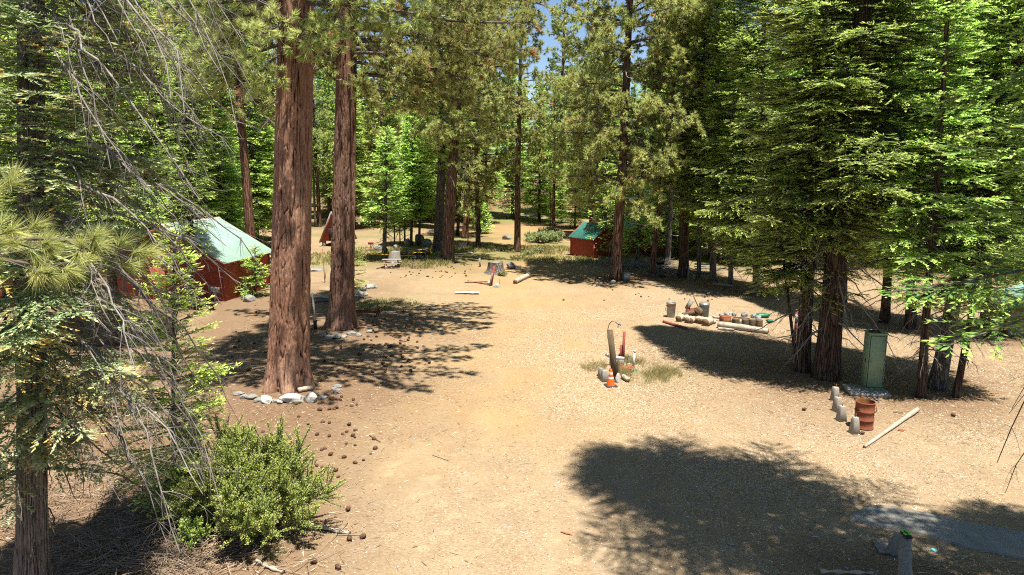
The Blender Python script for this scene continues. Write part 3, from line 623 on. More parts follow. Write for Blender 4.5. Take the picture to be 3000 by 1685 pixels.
# right cluster
mkfir((2420, 1106), 68, (2491, 380), 32, 4.4, 5.6, 'mid', 'massive brown double-width fir trunk left of the green cabinet', 43, bark='bark_brown', dead=46, rl=5, azr=None, dens=.95, droop=.38, base=.10)
mkfir((2350, 1086), 42, (2392, 300), 28, 4.0, 3.4, 'mid', 'grey-brown fir trunk paired with the massive one, bright low sprays', 44, bark='bark_brown', dead=50, rl=4, droop=.40, base=.16, dens=.95)
mkfir((2335, 1080), 11, (2318, 940), 9, 1.4, 3.2, 'mid', 'pencil-thin leaning fir at the left foot of the paired trunks', 45, bark='bark_brown', dead=26)
mkfir((2698, 1163), 25, (2712, 960), 17, 2.3, 3.4, 'near', 'slender fir right of the green cabinet', 46, bark='bark_brown', dead=46, rl=3, base=.14, dens=.7, spacing=.36)
mkfir((2745, 1138), 44, (2783, 940), 25, 3.0, 3.8, 'mid', 'thick mottled fir leaning right, between two slender ones', 47, bark='bark_grey', dead=50, rl=3)
mkfir((2800, 1163), 20, (2838, 960), 15, 2.2, 3.6, 'mid', 'slender brown fir leaning right, rightmost of the three', 48, bark='bark_brown', dead=26, base=.14)
mkfir((2592, 945), 26, (2600, 800), 25, 3.4, 3.2, 'mid', 'dark fir in shade behind the green cabinet', 49, bark='bark_brown', dead=20)
mkfir((2668, 962), 30, (2670, 860), 22, 3.0, 3.0, 'mid', 'brown fir with twiggy dead base behind the slender trunks', 50, bark='bark_brown', dead=90)
mkfir((2880, 985), 24, (2890, 860), 26, 3.6, 3.4, 'mid', 'background fir beyond the rightmost leaning trunk', 51, bark='bark_brown', dead=26)
mkfir((2470, 900), 20, (2474, 800), 24, 3.2, 3.2, 'mid', 'background fir seen between the massive trunk and the cabinet', 52, bark='bark_brown', dead=16)
# left side
mkfir((330, 1010), 28, (322, 300), 27, 2.9, 3.4, 'mid', 'dark shaggy fir behind the bare drooping limbs on the left', 53, dead=30, bark='bark_brown', droop=.45)
mkfir((120, 985), 26, (100, 300), 25, 3.8, 2.0, 'mid', 'dark fir at the far left edge behind the nearest trunk', 54, dead=20)
mkfir((560, 903), 18, (556, 500), 21, 1.8, 3.4, 'mid', 'drooping fir whose limbs hang over the left end of the cabin roof', 55, dead=12, droop=.55)
mkfir((430, 800), 18, (430, 500), 26, 3.8, 1.6, 'far', 'tall fir rising behind the left end of the big cabin', 56, dead=8)
mkfir((748, 868), 7, (748, 780), 3.2, 1.35, .35, 'mid', 'young fir against the shaded side wall of the big cabin', 57, dead=0, rl=1.0, leaf='fir_young')
mkfir((1034, 850), 7, (1034, 740), 3.3, 1.15, .3, 'mid', 'small dark fir peeping out right of the second giant pine', 58, dead=0, rl=1.0)
mkfir((511, 1500), 17, (512, 1000), 6.6, 1.75, .8, 'near', 'bright yellow-green young fir in the left foreground', 59, dead=10, rl=1.5, leaf='fir_young', spacing=.36, dens=.95, droop=.15, bark='bark_grey', base=.30, tipb=.35, shape=.7)

# nearest left fir: trunk, blue-green sprays and long bare drooping limbs
qn = at(94, 1745, 3)
ln_ = leanof(qn, 92, 100)
gN = np.random.default_rng(77)
nf = fir_tree('near_fir', H=26, Rb=2.0, z0=2.6, d=.50, lod='close', lean=ln_, bark='bark_grey', leaf='fir_blue', seed=60, spacing=.40, dens=1.05, dead=0, zmax=11.5, droop=.45, tipb=.25, base=.2, azr=(R(-150), R(45)), shape=.3)
nf.children[0].data = hero_trunk(26, .50, ln_, M['fur_grey'], 9.0, .3, 13)
Vd, Fd = dead_limbs(gN, 78, .5, ln_, 4.2, 13.4, 3.3, 'close', azr=(R(-42), R(50)), droop=.8, sub=30, el0=-.15, thick=.75)
link('bare_limbs', mesh('bare_limbs', Vd, Fd, M['twig_dead']), nf)
Vd, Fd = dead_limbs(gN, 50, .5, ln_, 1.0, 6.5, 2.0, 'close', azr=(R(-150), R(120)), droop=.7, sub=14)
link('lower_twigs', mesh('lower_twigs', Vd, Fd, M['twig']), nf)
place(nf, qn, label='nearest grey-barked fir at the left edge with blue-green sprays and long bare limbs', group='trees close to the camera')
# upper crown, only above the frame: keeps the tree whole from other positions
# young pine top at the left edge
q = on(-5.2, 6.1); t = pine_tree('young_pine', H=8.25, Rb=1.0, z0=7.2, d=.14, lod='near', seed=64, nb=15, azbias=(0, .12), dead=0, el0=.0)
place(t, q, label='young pine with big yellow-green needle tufts at the left edge', group='trees close to the camera')
# near right fir reaching into the frame from the right
q = on(9.0, 8.7); TREES.append((9.0, 8.7, 3))
nr = fir_tree('near_fir', H=17, Rb=4.1, z0=5.9, d=.62, lod='near', lean=(0, 0), bark='bark_grey', leaf='fir', seed=62, spacing=.5, dens=.85, dead=0, droop=.5, base=.0, tipb=.3, shape=.6)
Vd, Fd = dead_limbs(gN, 20, .6, (0, 0), 4.8, 7.2, 2.5, 'close', azr=(R(110), R(215)), droop=1.0, sub=16, thick=.6)
link('bare_limbs', mesh('bare_limbs', Vd, Fd, M['twig']), nr)
place(nr, q, label='near fir reaching in from the right edge, dark sprays and hanging bare twigs', group='trees close to the camera')
# tall fir beside the camera whose crown shades the foreground
q = on(9.5, 10.7)
t = fir_tree('tall_fir', H=29, Rb=5.0, z0=12, d=.6, lean=(-.07, 0), lod='mid', seed=63, dead=0, shape=.5, spacing=.85, dens=.8)
place(t, q, label='tall fir outside the frame that shades the right foreground', group='trees close to the camera')

q = on(13.6, 9.0)
t2 = fir_tree('tall_fir', H=20, Rb=4.2, z0=8, d=.55, lod='mid', seed=65, dead=0, shape=.5, spacing=.8, dens=.8)
place(t2, q, label='shorter fir outside the frame at right, shading the concrete slab', group='trees close to the camera')
# forest: prototypes then copies
protos = []
for k in range(5):
    H = [24, 20, 27, 17, 23][k]
    protos.append(('fir', H, fir_tree('forest_fir', H=H, Rb=[3.2, 2.9, 3.4, 2.7, 3.8][k], z0=[1.2, 2.4, 3.2, .6, 2.0][k], d=[.5, .42, .6, .35, .5][k], lod='far', seed=200 + k, dead=[10, 30, 20, 0, 12][k], bark=['bark_grey', 'bark_brown', 'bark_grey', 'bark_pale', 'bark_brown'][k], base=[.05, .12, .02, .16, .08][k])))
for k in range(4):
    H = [28, 25, 30, 22][k]
    protos.append(('pine', H, pine_tree('forest_pine', H=H, Rb=[4.2, 3.6, 4.8, 3.6][k], z0=[8, 5, 11, 3.5][k], d=[.65, .5, .75, .45][k], lod='far', seed=300 + k, nb=[95, 90, 100, 85][k], bark=['bark_red', 'bark_brown', 'bark_orange', 'bark_red'][k])))
fr = np.random.default_rng(12)
spots = []
def okspot(x, y):
    px = 1500 + F * x / (y * math.cos(PITCH) + 1)
    if 1400 < px < 1590 and y < 112: return False
    if 1590 <= px < 1680 and y < 92: return False
    if 760 < px < 1395 and y < 88: return False
    if 1680 <= px < 1900 and y < 74: return False
    if 1840 < px < 1960 and y < 88: return False
    if px >= 1900 and y < 54: return False
    if px < 760 and y < 50: return False
    return True
for band, n, md in (((90, 118), 55, 2.8), ((46, 75), 95, 3.4), ((75, 110), 110, 3.6), ((110, 160), 100, 3.8), ((160, 230), 120, 4.5)):
    tries = 0; c = 0
    while c < n and tries < 6000:
        tries += 1; y = fr.uniform(*band); x = fr.uniform(-1, 1) * (.84 * y + 8)
        if not okspot(x, y): continue
        if band[0] == 90 and not (740 < 1500 + F * x / y < 1400 or 1600 < 1500 + F * x / y < 1950): continue
        if y > 110 and abs(1500 + F * x / y - 1540) < 130 and fr.random() < .35: continue
        if min([math.hypot(x - a, y - b) for a, b in spots] + [math.hypot(x - a, y - b) for a, b, _ in TREES if a or b] + [99]) < md: continue
        spots.append((x, y)); c += 1
used = set(); zones = {}
ORD = 'first second third fourth fifth sixth seventh eighth ninth tenth eleventh twelfth thirteenth fourteenth fifteenth sixteenth seventeenth eighteenth nineteenth'.split()
def ordinal(i):
    if i < 19: return ORD[i]
    t, u = divmod(i + 1, 10); return [None, None, 'twentieth', 'thirtieth', 'fortieth'][t] if u == 0 else ['', '', 'twenty', 'thirty', 'forty'][t] + '-' + ORD[u - 1]
def zone(px, y):
    if px < 430: a = 'behind the nearest left fir'
    elif px < 760: a = 'behind the big red cabin'
    elif px < 1060: a = 'behind the two giant pines'
    elif px < 1280: a = 'behind the yellow trailer'
    elif px < 1395: a = 'behind the thick plated pine'
    elif px < 1500: a = 'left of the far sandy track'
    elif px < 1690: a = 'on the hillside right of the track'
    elif px < 1850: a = 'behind the green-roofed shed'
    elif px < 2080: a = 'behind the upper red house'
    elif px < 2330: a = 'behind the fire ring'
    elif px < 2620: a = 'behind the paired fir trunks'
    else: a = 'behind the green cabinet and leaning trunks'
    b = 'front' if y < 75 else ('middle' if y < 110 else ('back' if y < 160 else 'farthest'))
    return a, b
extra_spots = [gp(x_, y_) for x_, y_ in ((1385, 640), (1425, 655), (1462, 622), (1502, 640), (1548, 628), (1580, 650), (1612, 660), (1530, 606), (1480, 600), (1590, 610), (1440, 606), (1400, 600))]
spots += [(q_.x, q_.y) for q_ in extra_spots]
for si, (x, y) in enumerate(spots):
    px = 1500 + F * x / y
    pk = fr.integers(0, 5) if fr.random() < (.62 if px < 1900 else .8) else 5 + fr.integers(0, 4)
    kind, H, pr = protos[pk]; s = fr.uniform(.82, 1.22)
    if fr.random() < .15 and y > 70: s *= .6
    if si < 55 and si % 2 == 0: pk = 3; kind, H, pr = protos[3]; s = fr.uniform(.45, .9)
    if si >= len(spots) - 12 and si % 2 == 0: s = fr.uniform(.22, .5); pk = 3; kind, H, pr = protos[3]
    g0 = float(ground(x, y))
    lim = None
    if 1550 < px < 1625: lim = CAMZ + y * .125 - g0
    elif 1490 < px < 1700 and y > 100: lim = CAMZ + y * .165 - g0
    elif 615 < px < 705: lim = CAMZ + y * .20 - g0
    if lim and H * s > lim: s = max(lim / H, .3)
    o = pr if pk not in used else dup(pr); used.add(pk)
    place(o, (x, y, g0 - .05), fr.uniform(0, 6.28), s, group='forest trees around the camp')
    TREES.append((x, y, 3.0)); zones.setdefault((zone(px, y), kind), []).append((px, o, H * s))
for (zb, kind), lst in zones.items():
    lst.sort(key=lambda a: a[0]); hs = [h for _, _, h in lst]
    for i, (p_, o, h) in enumerate(lst):
        o['label'] = f'{ordinal(i)} {kind} from left, {zb[1]} row {zb[0]}' if len(lst) > 1 else f'only {kind} in the {zb[1]} row {zb[0]}'
for k, (kind, H, pr) in enumerate(protos):
    if k not in used: bpy.data.objects.remove(pr)
# pale dead snag
def snag(q, H, d, seed, label, n=60, L=1.6):
    g = np.random.default_rng(seed); r = empty('dead_snag', q); link('trunk', trunk_mesh('trunk', H, d, (0, 0), M['bark_pale'], seed=seed), r)
    V, Fs = dead_limbs(g, n, d, (0, 0), H * .3, H * .97, L, 'far', el0=-.25, droop=.2); link('branches', mesh('branches', V, Fs, M['twig_dead']), r); return tag(r, label, 'dead tree')
q = gp(925, 665); snag(q, 19, .35, 5, 'bleached bare snag between the two giant pines', 90, 2.0)

# ------------------------------------------------------------------ shrubs
def shrub(name, W, Hh, n, seed, leaf=.045, mat='bush', stems=60, sub=10, flat=1.0):
    g = np.random.default_rng(seed); root = empty(name)
    az = g.random(stems) * 6.283; out = g.random(stems)**.6; lobe = .78 + .3 * np.sin(az * 2 + seed) + .14 * np.sin(az * 5 + seed); out = out * lobe; top = Hh * (1 - .5 * out**2) * g.uniform(.72, 1.08, stems) * (.85 + .22 * np.sin(az * 3 + 1))
    t = np.linspace(0, 1, 6); E = np.stack([np.cos(az) * out * W / 2, np.sin(az) * out * W / 2 * flat, top], -1)
    B0 = np.stack([np.cos(az) * .12 * W * out, np.sin(az) * .12 * W * out, 0 * az], -1)
    P = B0[:, None] + (E - B0)[:, None] * t[None, :, None]; P[..., 2] = E[:, None, 2] * (t[None]**.8); P += g.normal(0, .02 * W / 2, P.shape) * t[None, :, None]
    mb = MB(); mb.add(*tubes(P, (.012 * W / 2.2)*(1.15 - t)[None] * np.ones((stems, 1)), 4, False))
    B = np.repeat(np.arange(stems), sub); ti = g.uniform(.35, 1, len(B)) * 5; i0 = np.minimum(ti.astype(int), 4); f = (ti - i0)[:, None]
    Q = P[B, i0] * (1 - f) + P[B, i0 + 1] * f; dn = norm(norm(P[B, 5] - P[B, 3]) * .8 + g.normal(0, .6, Q.shape) + np.array([0, 0, .35])); l = g.uniform(.10, .26, len(B)) * W / 1.6
    W2 = np.stack([Q, Q + dn * (l * .5)[:, None], Q + dn * l[:, None] + np.array([0, 0, .05])], 1); mb.add(*tubes(W2, np.full((len(B), 3), .003 * W), 3, False))
    per = max(2, n // len(B)); C = np.repeat(np.arange(len(B)), per); u = g.random(len(C))**.7
    LP = W2[C, 0] + (W2[C, 2] - W2[C, 0]) * u[:, None] + g.normal(0, .012 * W / 2, (len(C), 3)); LD = norm(dn[C] + g.normal(0, .8, (len(C), 3)) + np.array([0, 0, .25]))
    NN = norm(np.array([0, 0, 1.]) + g.normal(0, .6, (len(C), 3))); LL = leaf * g.uniform(.6, 1.3, len(C))
    V, Fq = kites(LP, LD, NN, LL, LL * .5, .1); tb = g.random(len(B))
    tt = np.repeat(np.clip(.15 + .4 * g.random(len(C)) + .35 * tb[C] + .15 * (u > .7), 0, 1), 4)
    mb.build('stems', M['twig'], root); link('leaves', mesh('leaves', V, Fq, M[mat], tt), root); return root
q = gp(735, 1545); b1 = shrub('shrub', 3.8, 2.1, 290000, 9, leaf=.040, stems=130, sub=24)
place(b1, q, cat='shrub', label='large round bright green shrub in the left foreground')
q = gp(560, 1400); b2 = shrub('shrub', 1.5, 1.9, 14000, 10, leaf=.05, stems=26, sub=12, mat='bush')
place(b2, q, cat='shrub', label='smaller yellow-green shrub growing at the foot of the young foreground fir')
q = gp(560, 1610); b3 = shrub('shrub', .9, .7, 3500, 11, leaf=.05, stems=20, sub=10); place(b3, q, cat='shrub', label='low leafy sprig at the near left edge of the large shrub')
sb = shrub('low_shrub', 2.6, .9, 4200, 12, leaf=.15, stems=40, sub=10, mat='sage')
for i, (p_, s_, lb_) in enumerate((((1560, 706), 1.0, 'grey-green shrub just right of the lone slim pine'), ((1592, 712), 1.15, 'second grey-green shrub beside the track, left of the shed'), ((1628, 706), 1.1, 'third grey-green shrub nearest the shed wall'),
        ((1610, 690), 1.0, 'grey-green shrub behind the row beside the shed'), ((1575, 742), .55, 'small shrub by the pale rocks near the lone slim pine'), ((1548, 748), .4, 'tiny shrub tuft right of the slim pine foot'), ((1470, 808), .33, 'small green sprig at the foot of the sawn stump'))):
    o = sb if i == 0 else dup(sb); place(o, gp(*p_), i * 1.7, s_, lb_, 'shrub', 'low shrubs beside the track')

# ------------------------------------------------------------------ buildings
def siding(mb, x0f, x1f, y, z0, z1, out=-1, step=.17, axis='x'):
    """lapped boards; x0f/x1f give the wall ends at a height"""
    z = z0
    while z < z1 - .01:
        zt = min(z + step, z1); a0, a1 = x0f(z), x1f(z); b0, b1 = x0f(zt), x1f(zt)
        if a1 - a0 > .02:
            p = [(a0, y + out * .028, z), (a1, y + out * .028, z), (b1, y + out * .006, zt), (b0, y + out * .006, zt), (a0, y, z), (a1, y, z)]
            if axis == 'y': p = [(q[1], q[0], q[2]) for q in p]
            Fs = np.array([(0, 1, 2, 3), (4, 5, 1, 0)]) if (out < 0) == (axis == 'x') else np.array([(3, 2, 1, 0), (0, 1, 5, 4)])
            mb.add(np.array(p), Fs)
        z = zt
def cabin(name, org, yaw, w, l, wh, rh, roofmat, label, ov=.35, ovg=.35, step=.17, vent=None, wall='red_paint', ridge_cap=True, sides=True):
    root = empty(name, org, yaw, label, 'cabin')
    hw = w / 2; sl = (rh - wh) / hw
    def prof(z): return max(0, (z - wh) / sl) if z > wh else 0
    core = MB(); poly = [(0, 0), (w, 0), (w, wh), (hw, rh), (0, wh)]
    V = np.array([(p[0], .0, p[1]) for p in poly] + [(p[0], l, p[1]) for p in poly])
    core.add(V, [np.array([(4, 3, 2, 1, 0), (5, 6, 7, 8, 9)]), np.array([(0, 1, 6, 5), (1, 2, 7, 6), (4, 0, 5, 9)])])
    siding(core, lambda z: prof(z), lambda z: w - prof(z), -.004, .05, rh - .02, -1, step)
    siding(core, lambda z: 0, lambda z: l, w + .004, .05, wh, 1, step, 'y'); siding(core, lambda z: 0, lambda z: l, -.004, .05, wh, -1, step, 'y')
    core.build('wall', M[wall], root)
    tr = MB()
    for x in (0, w):
        for y in (0, l): tr.box((x, y, wh / 2), (.13, .13, wh + .02))
    for s in (-1, 1):
        a = math.atan(sl); L = math.hypot(hw + ov, (hw + ov) * sl); cx = hw + s * (hw + ov) / 2; cz = rh - (hw + ov) * sl / 2 - .03
        for y in (-ovg + .02, l + ovg - .02): tr.box((cx, y, cz), (L, .035, .17), ry=s * a)
        k = 0
        while k * .6 < l + .3:
            tr.box((hw + s * (hw + ov / 2 + .02), .1 + k * .6, wh - ov / 2 * sl - .05), (ov + .1, .05, .10), ry=s * a); k += 1
    tr.build('trim', M['red_trim'], root)
    # corrugated roof sheets
    rf = MB()
    for s in (-1, 1):
        ys = np.arange(-ovg, l + ovg + .001, .05); ridge = .016 * (np.abs(((ys + ovg) % .3) - .15) < .05)
        us = np.array([0, 1.]); ex = hw + s * (hw + ov); ez = rh - (hw + ov) * sl
        top = [(hw + (ex - hw) * u, y, rh + .05 + (ez - rh) * u + r_) for u in us for y, r_ in zip(ys, ridge)]
        bot = [(hw + (ex - hw) * u, y, rh + .015 + (ez - rh) * u) for u in us for y in ys]
        n = len(ys); i = np.arange(n - 1); o = 2 * n
        Fq = np.concatenate([np.stack([i, i + 1, n + i + 1, n + i], -1), np.stack([o + i, o + n + i, o + n + i + 1, o + i + 1], -1), np.stack([n + i, n + i + 1, o + n + i + 1, o + n + i], -1), [(0, n, o + n, o), (n - 1, o + n - 1, o + 2 * n - 1, 2 * n - 1)]])
        if s > 0: Fq = Fq[:, ::-1]
        rf.add(np.array(top + bot), Fq)
    r = rf.build('roof', M[roofmat], root)
    if ridge_cap:
        rc = MB(); V = np.array([(hw - .16, -ovg - .01, rh + .075 - .16 * sl), (hw, -ovg - .01, rh + .085), (hw + .16, -ovg - .01, rh + .075 - .16 * sl)] + [(hw - .16, l + ovg + .01, rh + .075 - .16 * sl), (hw, l + ovg + .01, rh + .085), (hw + .16, l + ovg + .01, rh + .075 - .16 * sl)])
        rc.add(V, np.array([(0, 1, 4, 3), (1, 2, 5, 4)])); rc.build('ridge_cap', M['white_dirty'], r)
    if vent:
        vx, vz, vw, vh = vent; b = MB(); b.box((vx, -.05, vz), (vw + .1, .06, vh + .1)); v = b.build('vent', M['red_trim'], root)
        b = MB(); k = 0
        while k * .07 < vh: b.box((vx, -.09, vz - vh / 2 + .03 + k * .07), (vw, .015, .05), rx=R(-35)); k += 1
        b.build('slats', M['wood_plank'], v)
    return root
C0 = gp(660, 883); ya = R(-10); wC = 7.2
orgC = C0 - Vector((math.cos(ya), math.sin(ya), 0)) * wC; orgC.z = C0.z - .05
cb = cabin('red_cabin', orgC, ya, wC, 5.2, 2.5, 4.55, 'roof_green', 'big red lap-sided cabin with a pale green metal roof on the left', ov=.32, vent=(3.55, 3.55, .55, .42))
b = MB(); b.box((2.9, -.06, 1.0), (.95, .05, 1.95)); dr_ = b.build('door', M['red_trim'], cb); b = MB(); b.tube([(3.28, -.12, 1.0), (3.28, -.12, 1.12)], .02); b.build('handle', M['metal'], dr_)
b = MB(); b.box((wC + .035, 3.6, 1.15), (.05, .9, 1.0)); wf = b.build('window', M['red_trim'], cb); b = MB(); b.box((wC + .065, 3.6, 1.15), (.015, .74, .84)); b.build('pane', M['glass_dark'], wf)
S0 = gp(1739, 757); sh = cabin('red_shed', S0, R(38), 3.4, 2.9, 1.75, 2.85, 'roof_teal', 'small red shed with a teal metal roof right of the track', ov=.22, ovg=.2, step=.12, ridge_cap=False)
b = MB(); b.box((1.7, -.05, .85), (.8, .04, 1.6)); d_ = b.build('door', M['red_trim'], sh); b = MB(); b.tube([(2.0, -.09, .8), (2.0, -.09, .92)], .02); b.build('handle', M['metal'], d_)
q = gp(1835, 742); c2 = cabin('red_cabin', q, R(8), 3.6, 4.5, 2.0, 3.3, 'roof_teal', 'red cabin with a teal roof half hidden behind the leaning pine', ov=.3, step=.16, ridge_cap=False)
b = MB(); b.box((2.5, -.06, 1.1), (.8, .05, .8)); wf = b.build('window', M['red_trim'], c2); b = MB(); b.box((2.5, -.09, 1.1), (.64, .015, .64)); b.build('pane', M['glass_dark'], wf)
q = gp(1850, 700); c3 = cabin('red_house', q, R(-4), 6.5, 6, 4.2, 6.0, 'roof_teal', 'taller red house on the rise behind the trees right of the leaning pine', step=.2, ridge_cap=False)
b = MB(); [b.box((x, -.06, 2.9), (.9, .05, 1.0)) for x in (1.4,)]; wf = b.build('window', M['red_trim'], c3); b = MB(); b.box((1.4, -.09, 2.9), (.74, .015, .84)); b.build('pane', M['glass_dark'], wf)
b = MB(); b.box((4.6, -.06, 2.9), (.9, .05, 1.0)); wf = b.build('window', M['red_trim'], c3); b = MB(); b.box((4.6, -.09, 2.9), (.74, .015, .84)); b.build('pane', M['glass_dark'], wf)
q = gp(-95, 905); c4 = cabin('red_cabin', q, R(12), 3.0, 4, 1.9, 3.0, 'roof_green', 'red cabin corner at the far left edge behind the nearest fir')
b = MB(); b.box((1.5, -.06, .95), (.8, .05, 1.8)); b.build('door', M['red_trim'], c4)
# steep A-frame hut
q = gp(941, 722); af = empty('red_hut', (q.x, q.y, q.z), R(-4), 'steep-roofed red hut on stone footing, half hidden by the second giant pine', 'hut')
b = MB(); hw_, hh_ = 1.25, 2.9; bz = .55
siding(b, lambda z: (z - bz) / hh_ * hw_, lambda z: 2 * hw_ - (z - bz) / hh_ * hw_, 0, bz, bz + hh_ - .05, -1, .17)
b.add(np.array([(0, .002, bz), (2 * hw_, .002, bz), (hw_, .002, bz + hh_), (0, 3.5, bz), (2 * hw_, 3.5, bz), (hw_, 3.5, bz + hh_)]), [np.array([(0, 1, 2), (5, 4, 3)]), np.array([(0, 3, 4, 1)])]); b.build('wall', M['red_paint'], af)
b = MB(); a_ = math.atan2(hh_, hw_)
for s in (-1, 1): b.box((hw_ + s * hw_ / 2 + s * .04, 1.7, bz + hh_ / 2 - .05), (math.hypot(hh_, hw_) + .2, 4.0, .08), ry=s * a_)
b.build('roof', M['wood_grey'], af)
b = MB(); b.box((1.25, -.05, bz + .65), (.8, .06, 1.3)); b.build('door', M['black'], af)
b = MB(); [b.box((x, y, .2), (.35, .35, .75), bev=.05) for x in (.25, 1.2, 2.2) for y in (.2, 3.2)]; b.build('footing', M['rock'], af)
# low aqua roof glimpsed at the right edge
q = gp(2945, 985); aq = cabin('low_shed', q, R(-20), 4.2, 3.5, 1.3, 2.3, 'aqua', 'low shed with an aqua metal roof at the right edge behind the trees', ridge_cap=False, wall='wood_grey')
b = MB(); b.box((1.2, -.06, .65), (.8, .05, 1.2)); b.build('door', M['wood_grey'], aq)
# ------------------------------------------------------------------ props
def thing(name, loc, label, cat, rz=0, group=None): return empty(name, loc, rz, label, cat, group)
def gph(px, py, h):
    q = gp(px, py); c = Vector((0, 0, CAMZ)); f = (CAMZ - (q.z + h)) / (CAMZ - q.z); return c + (q - c) * f
def icos(sub=2):
    import bmesh
    bm = bmesh.new(); bmesh.ops.create_icosphere(bm, subdivisions=sub, radius=1); V = np.array([v.co[:] for v in bm.verts]); Fq = np.array([[v.index for v in f.verts] for f in bm.faces]); bm.free(); return V, Fq
ICO = icos(4)
def rockmesh(seed, sx, sy, sz, flat=.0, rough=.35):
    V, Fq = ICO; V = V.copy(); g = np.random.default_rng(seed)
    for _ in range(11):       # planar facets
        n = norm(g.normal(0, 1, (1, 3)) * np.array([[1, 1, .8]]))[0]; h = g.uniform(.62, .92); d = V @ n; V -= np.outer(np.maximum(d - h, 0) * .92, n)
    r = 1 + rough * (fbm(V[:, 0] * 1.6 + seed, V[:, 1] * 1.6, V[:, 2] * 1.6, 4) - .5); V *= r[:, None]
    return V * np.array([sx, sy, sz]), Fq
def rock(p, sx, sy, sz, seed, label, mat='rock', group=None, sink=.25, cat='rock', h=0, name='rock'):
    q = gp(*p); V, Fq = rockmesh(seed, sx, sy, sz); o = link(name, mesh(name, V, Fq, M[mat], smooth=False), None, q + Vector((0, sy * .5, sz * (1 - 2 * sink) + h))); o.rotation_euler = (0, 0, seed * 1.3)
    o.data.shade_smooth() if False else None
    return tag(o, label, cat, group)
def log(p0, p1, r0, r1, label, mat='wood_pale', name='log', cat='log', group=None, ends=True, n=14, bumps=.06, seed=1, z=None, parent=None):
    p0, p1 = Vector(p0), Vector(p1); c = (p0 + p1) / 2; root = empty(name, c, 0, label, cat, group); k = 14; t = np.linspace(0, 1, k)
    P = np.array([tuple(p0 - c + (p1 - p0) * float(u)) for u in t]); P += bumps * r0 * np.stack([np.sin(t * 7 + seed), np.cos(t * 5 + seed), np.sin(t * 4)], -1)
    r = r0 + (r1 - r0) * t; r = r * (1 + bumps * np.sin(t * 19 + seed)); V, Fs = tubes(P, r, n, True); link('trunk' if cat != 'log' else 'stem', mesh('stem', V, Fs, M[mat], smooth=False), root)
    if ends:
        d = (p1 - p0).normalized()
        for e, rr, s in ((p0 - c, r0, -1), (p1 - c, r1, 1)):
            mb = MB(); a = e + d * s * .001; b_ = e + d * s * .012; mb.tube([a, b_], rr * .93, n); mb.build('cut_end', M['wood_end'], root)
    return root
# --- post group with traffic cone
b0 = gp(1803, 1112); top = atY(1787, 968, b0.y); 
r = thing('wooden_post', b0, 'leaning weathered wooden utility post with a garden tap on top, by the traffic cone', 'post')
mb = MB(); ax = top - b0; mb.tube([(0, 0, -.1), ax * .5, ax], [.13, .12, .115], 12); mb.build('post', M['wood_post'], r)
mb = MB(); t3 = ax + Vector((-.06, 0, 0)); mb.tube([t3 + Vector((-.02, 0, -.3)), t3 + Vector((-.02, 0, .05)), t3 + Vector((.03, 0, .25)), t3 + Vector((.14, 0, .36)), t3 + Vector((.28, 0, .30)), t3 + Vector((.4, 0, .25))], .014, 6); mb.build('hose_pipe', M['black'], r)
mb = MB(); mb.tube([t3 + Vector((.3, 0, .30)), t3 + Vector((.46, 0, .20))], .03, 8); mb.tube([t3 + Vector((.36, 0, .24)), t3 + Vector((.36, 0, .10))], .018, 8); mb.build('tap', M['metal_blue'], r)
q = gp(1825, 1065); tp = atY(1829, 972, q.y) - q
r = thing('red_post', q, 'tall red-painted wooden post behind the utility post', 'post')
mb = MB(); mb.tube([(0, 0, -.1), tp], .058, 4); mb.build('post', M['red_post'], r)
q = gp(1819, 1064); r = thing('red_post', q, 'short dark red board standing against the tall red post', 'post'); mb = MB(); mb.box((0, 0, .35), (.10, .05, .82)); mb.build('board', M['red_trim'], r)
q = gp(1855, 1080); r = thing('white_pipe', q, 'upright white plastic pipe right of the red post', 'pipe'); mb = MB(); mb.tube([(0, 0, -.05), (.03, 0, .72)], .05, 14); mb.build('pipe', M['white'], r); mb = MB(); mb.tube([(.03, 0, .70), (.032, 0, .75)], .062, 14); mb.build('cap', M['white'], r)
q = gp(1789, 1131)
r = thing('traffic_cone', q, 'orange traffic cone with white bands at the foot of the wooden post', 'traffic cone', R(12))
def cr(z): return .155 - .125 * (z - .04) / .62
mb = MB(); mb.lathe([(cr(z), z) for z in (.04, .12, .2, .26, .34, .42, .5, .58, .65)] + [(.012, .66)], n=24); mb.build('cone_body', M['orange'], r, smooth=True)
mb = MB(); mb.box((0, 0, .02), (.42, .42, .045), bev=.015); mb.build('base', M['rubber'], r)
for a, b_ in ((.29, .37), (.46, .54)):
    mb = MB(); mb.lathe([(cr(a) + .004, a), (cr(b_) + .004, b_)], n=24); mb.build('white_band', M['white'], r)
mb = MB(); mb.lathe([(cr(.40) + .006, .40), (cr(.415) + .006, .415)], n=24); mb.build('dark_band', M['black'], r)
def pier(p, h, wb, wt, label, seed, pin=True, mat='concrete', rz=0, lean=0, group='tapered concrete piers'):
    q = gp(*p); r = thing('concrete_pier', q, label, 'concrete pier', rz, group); mb = MB(); mb.box((0, 0, h / 2 - .01), (wb, wb, h), taper=wt / wb, bev=.015, rx=lean); mb.build('block', M[mat], r)
    if pin: mb = MB(); mb.tube([(.01, 0, h - .03), (.02, .01, h + .10)], .011, 6); mb.build('pin', M['rust'], r)
    return r
pier((1771, 1117), .44, .27, .19, 'pale concrete pier left of the traffic cone', 1, False, rz=.2)
pier((1760, 1110), .44, .20, .15, 'grey concrete pier behind the pale one by the traffic cone', 2, False, 'concrete_grey', rz=.5)
pier((2445, 1174), .50, .24, .17, 'farthest of the four concrete piers in a row by the rusty barrel', 3, rz=.15)
pier((2452, 1205), .50, .26, .18, 'second farthest of the four concrete piers by the rusty barrel', 4, rz=.3)
pier((2464, 1232), .50, .26, .17, 'second nearest of the four concrete piers by the rusty barrel', 5, rz=.1)
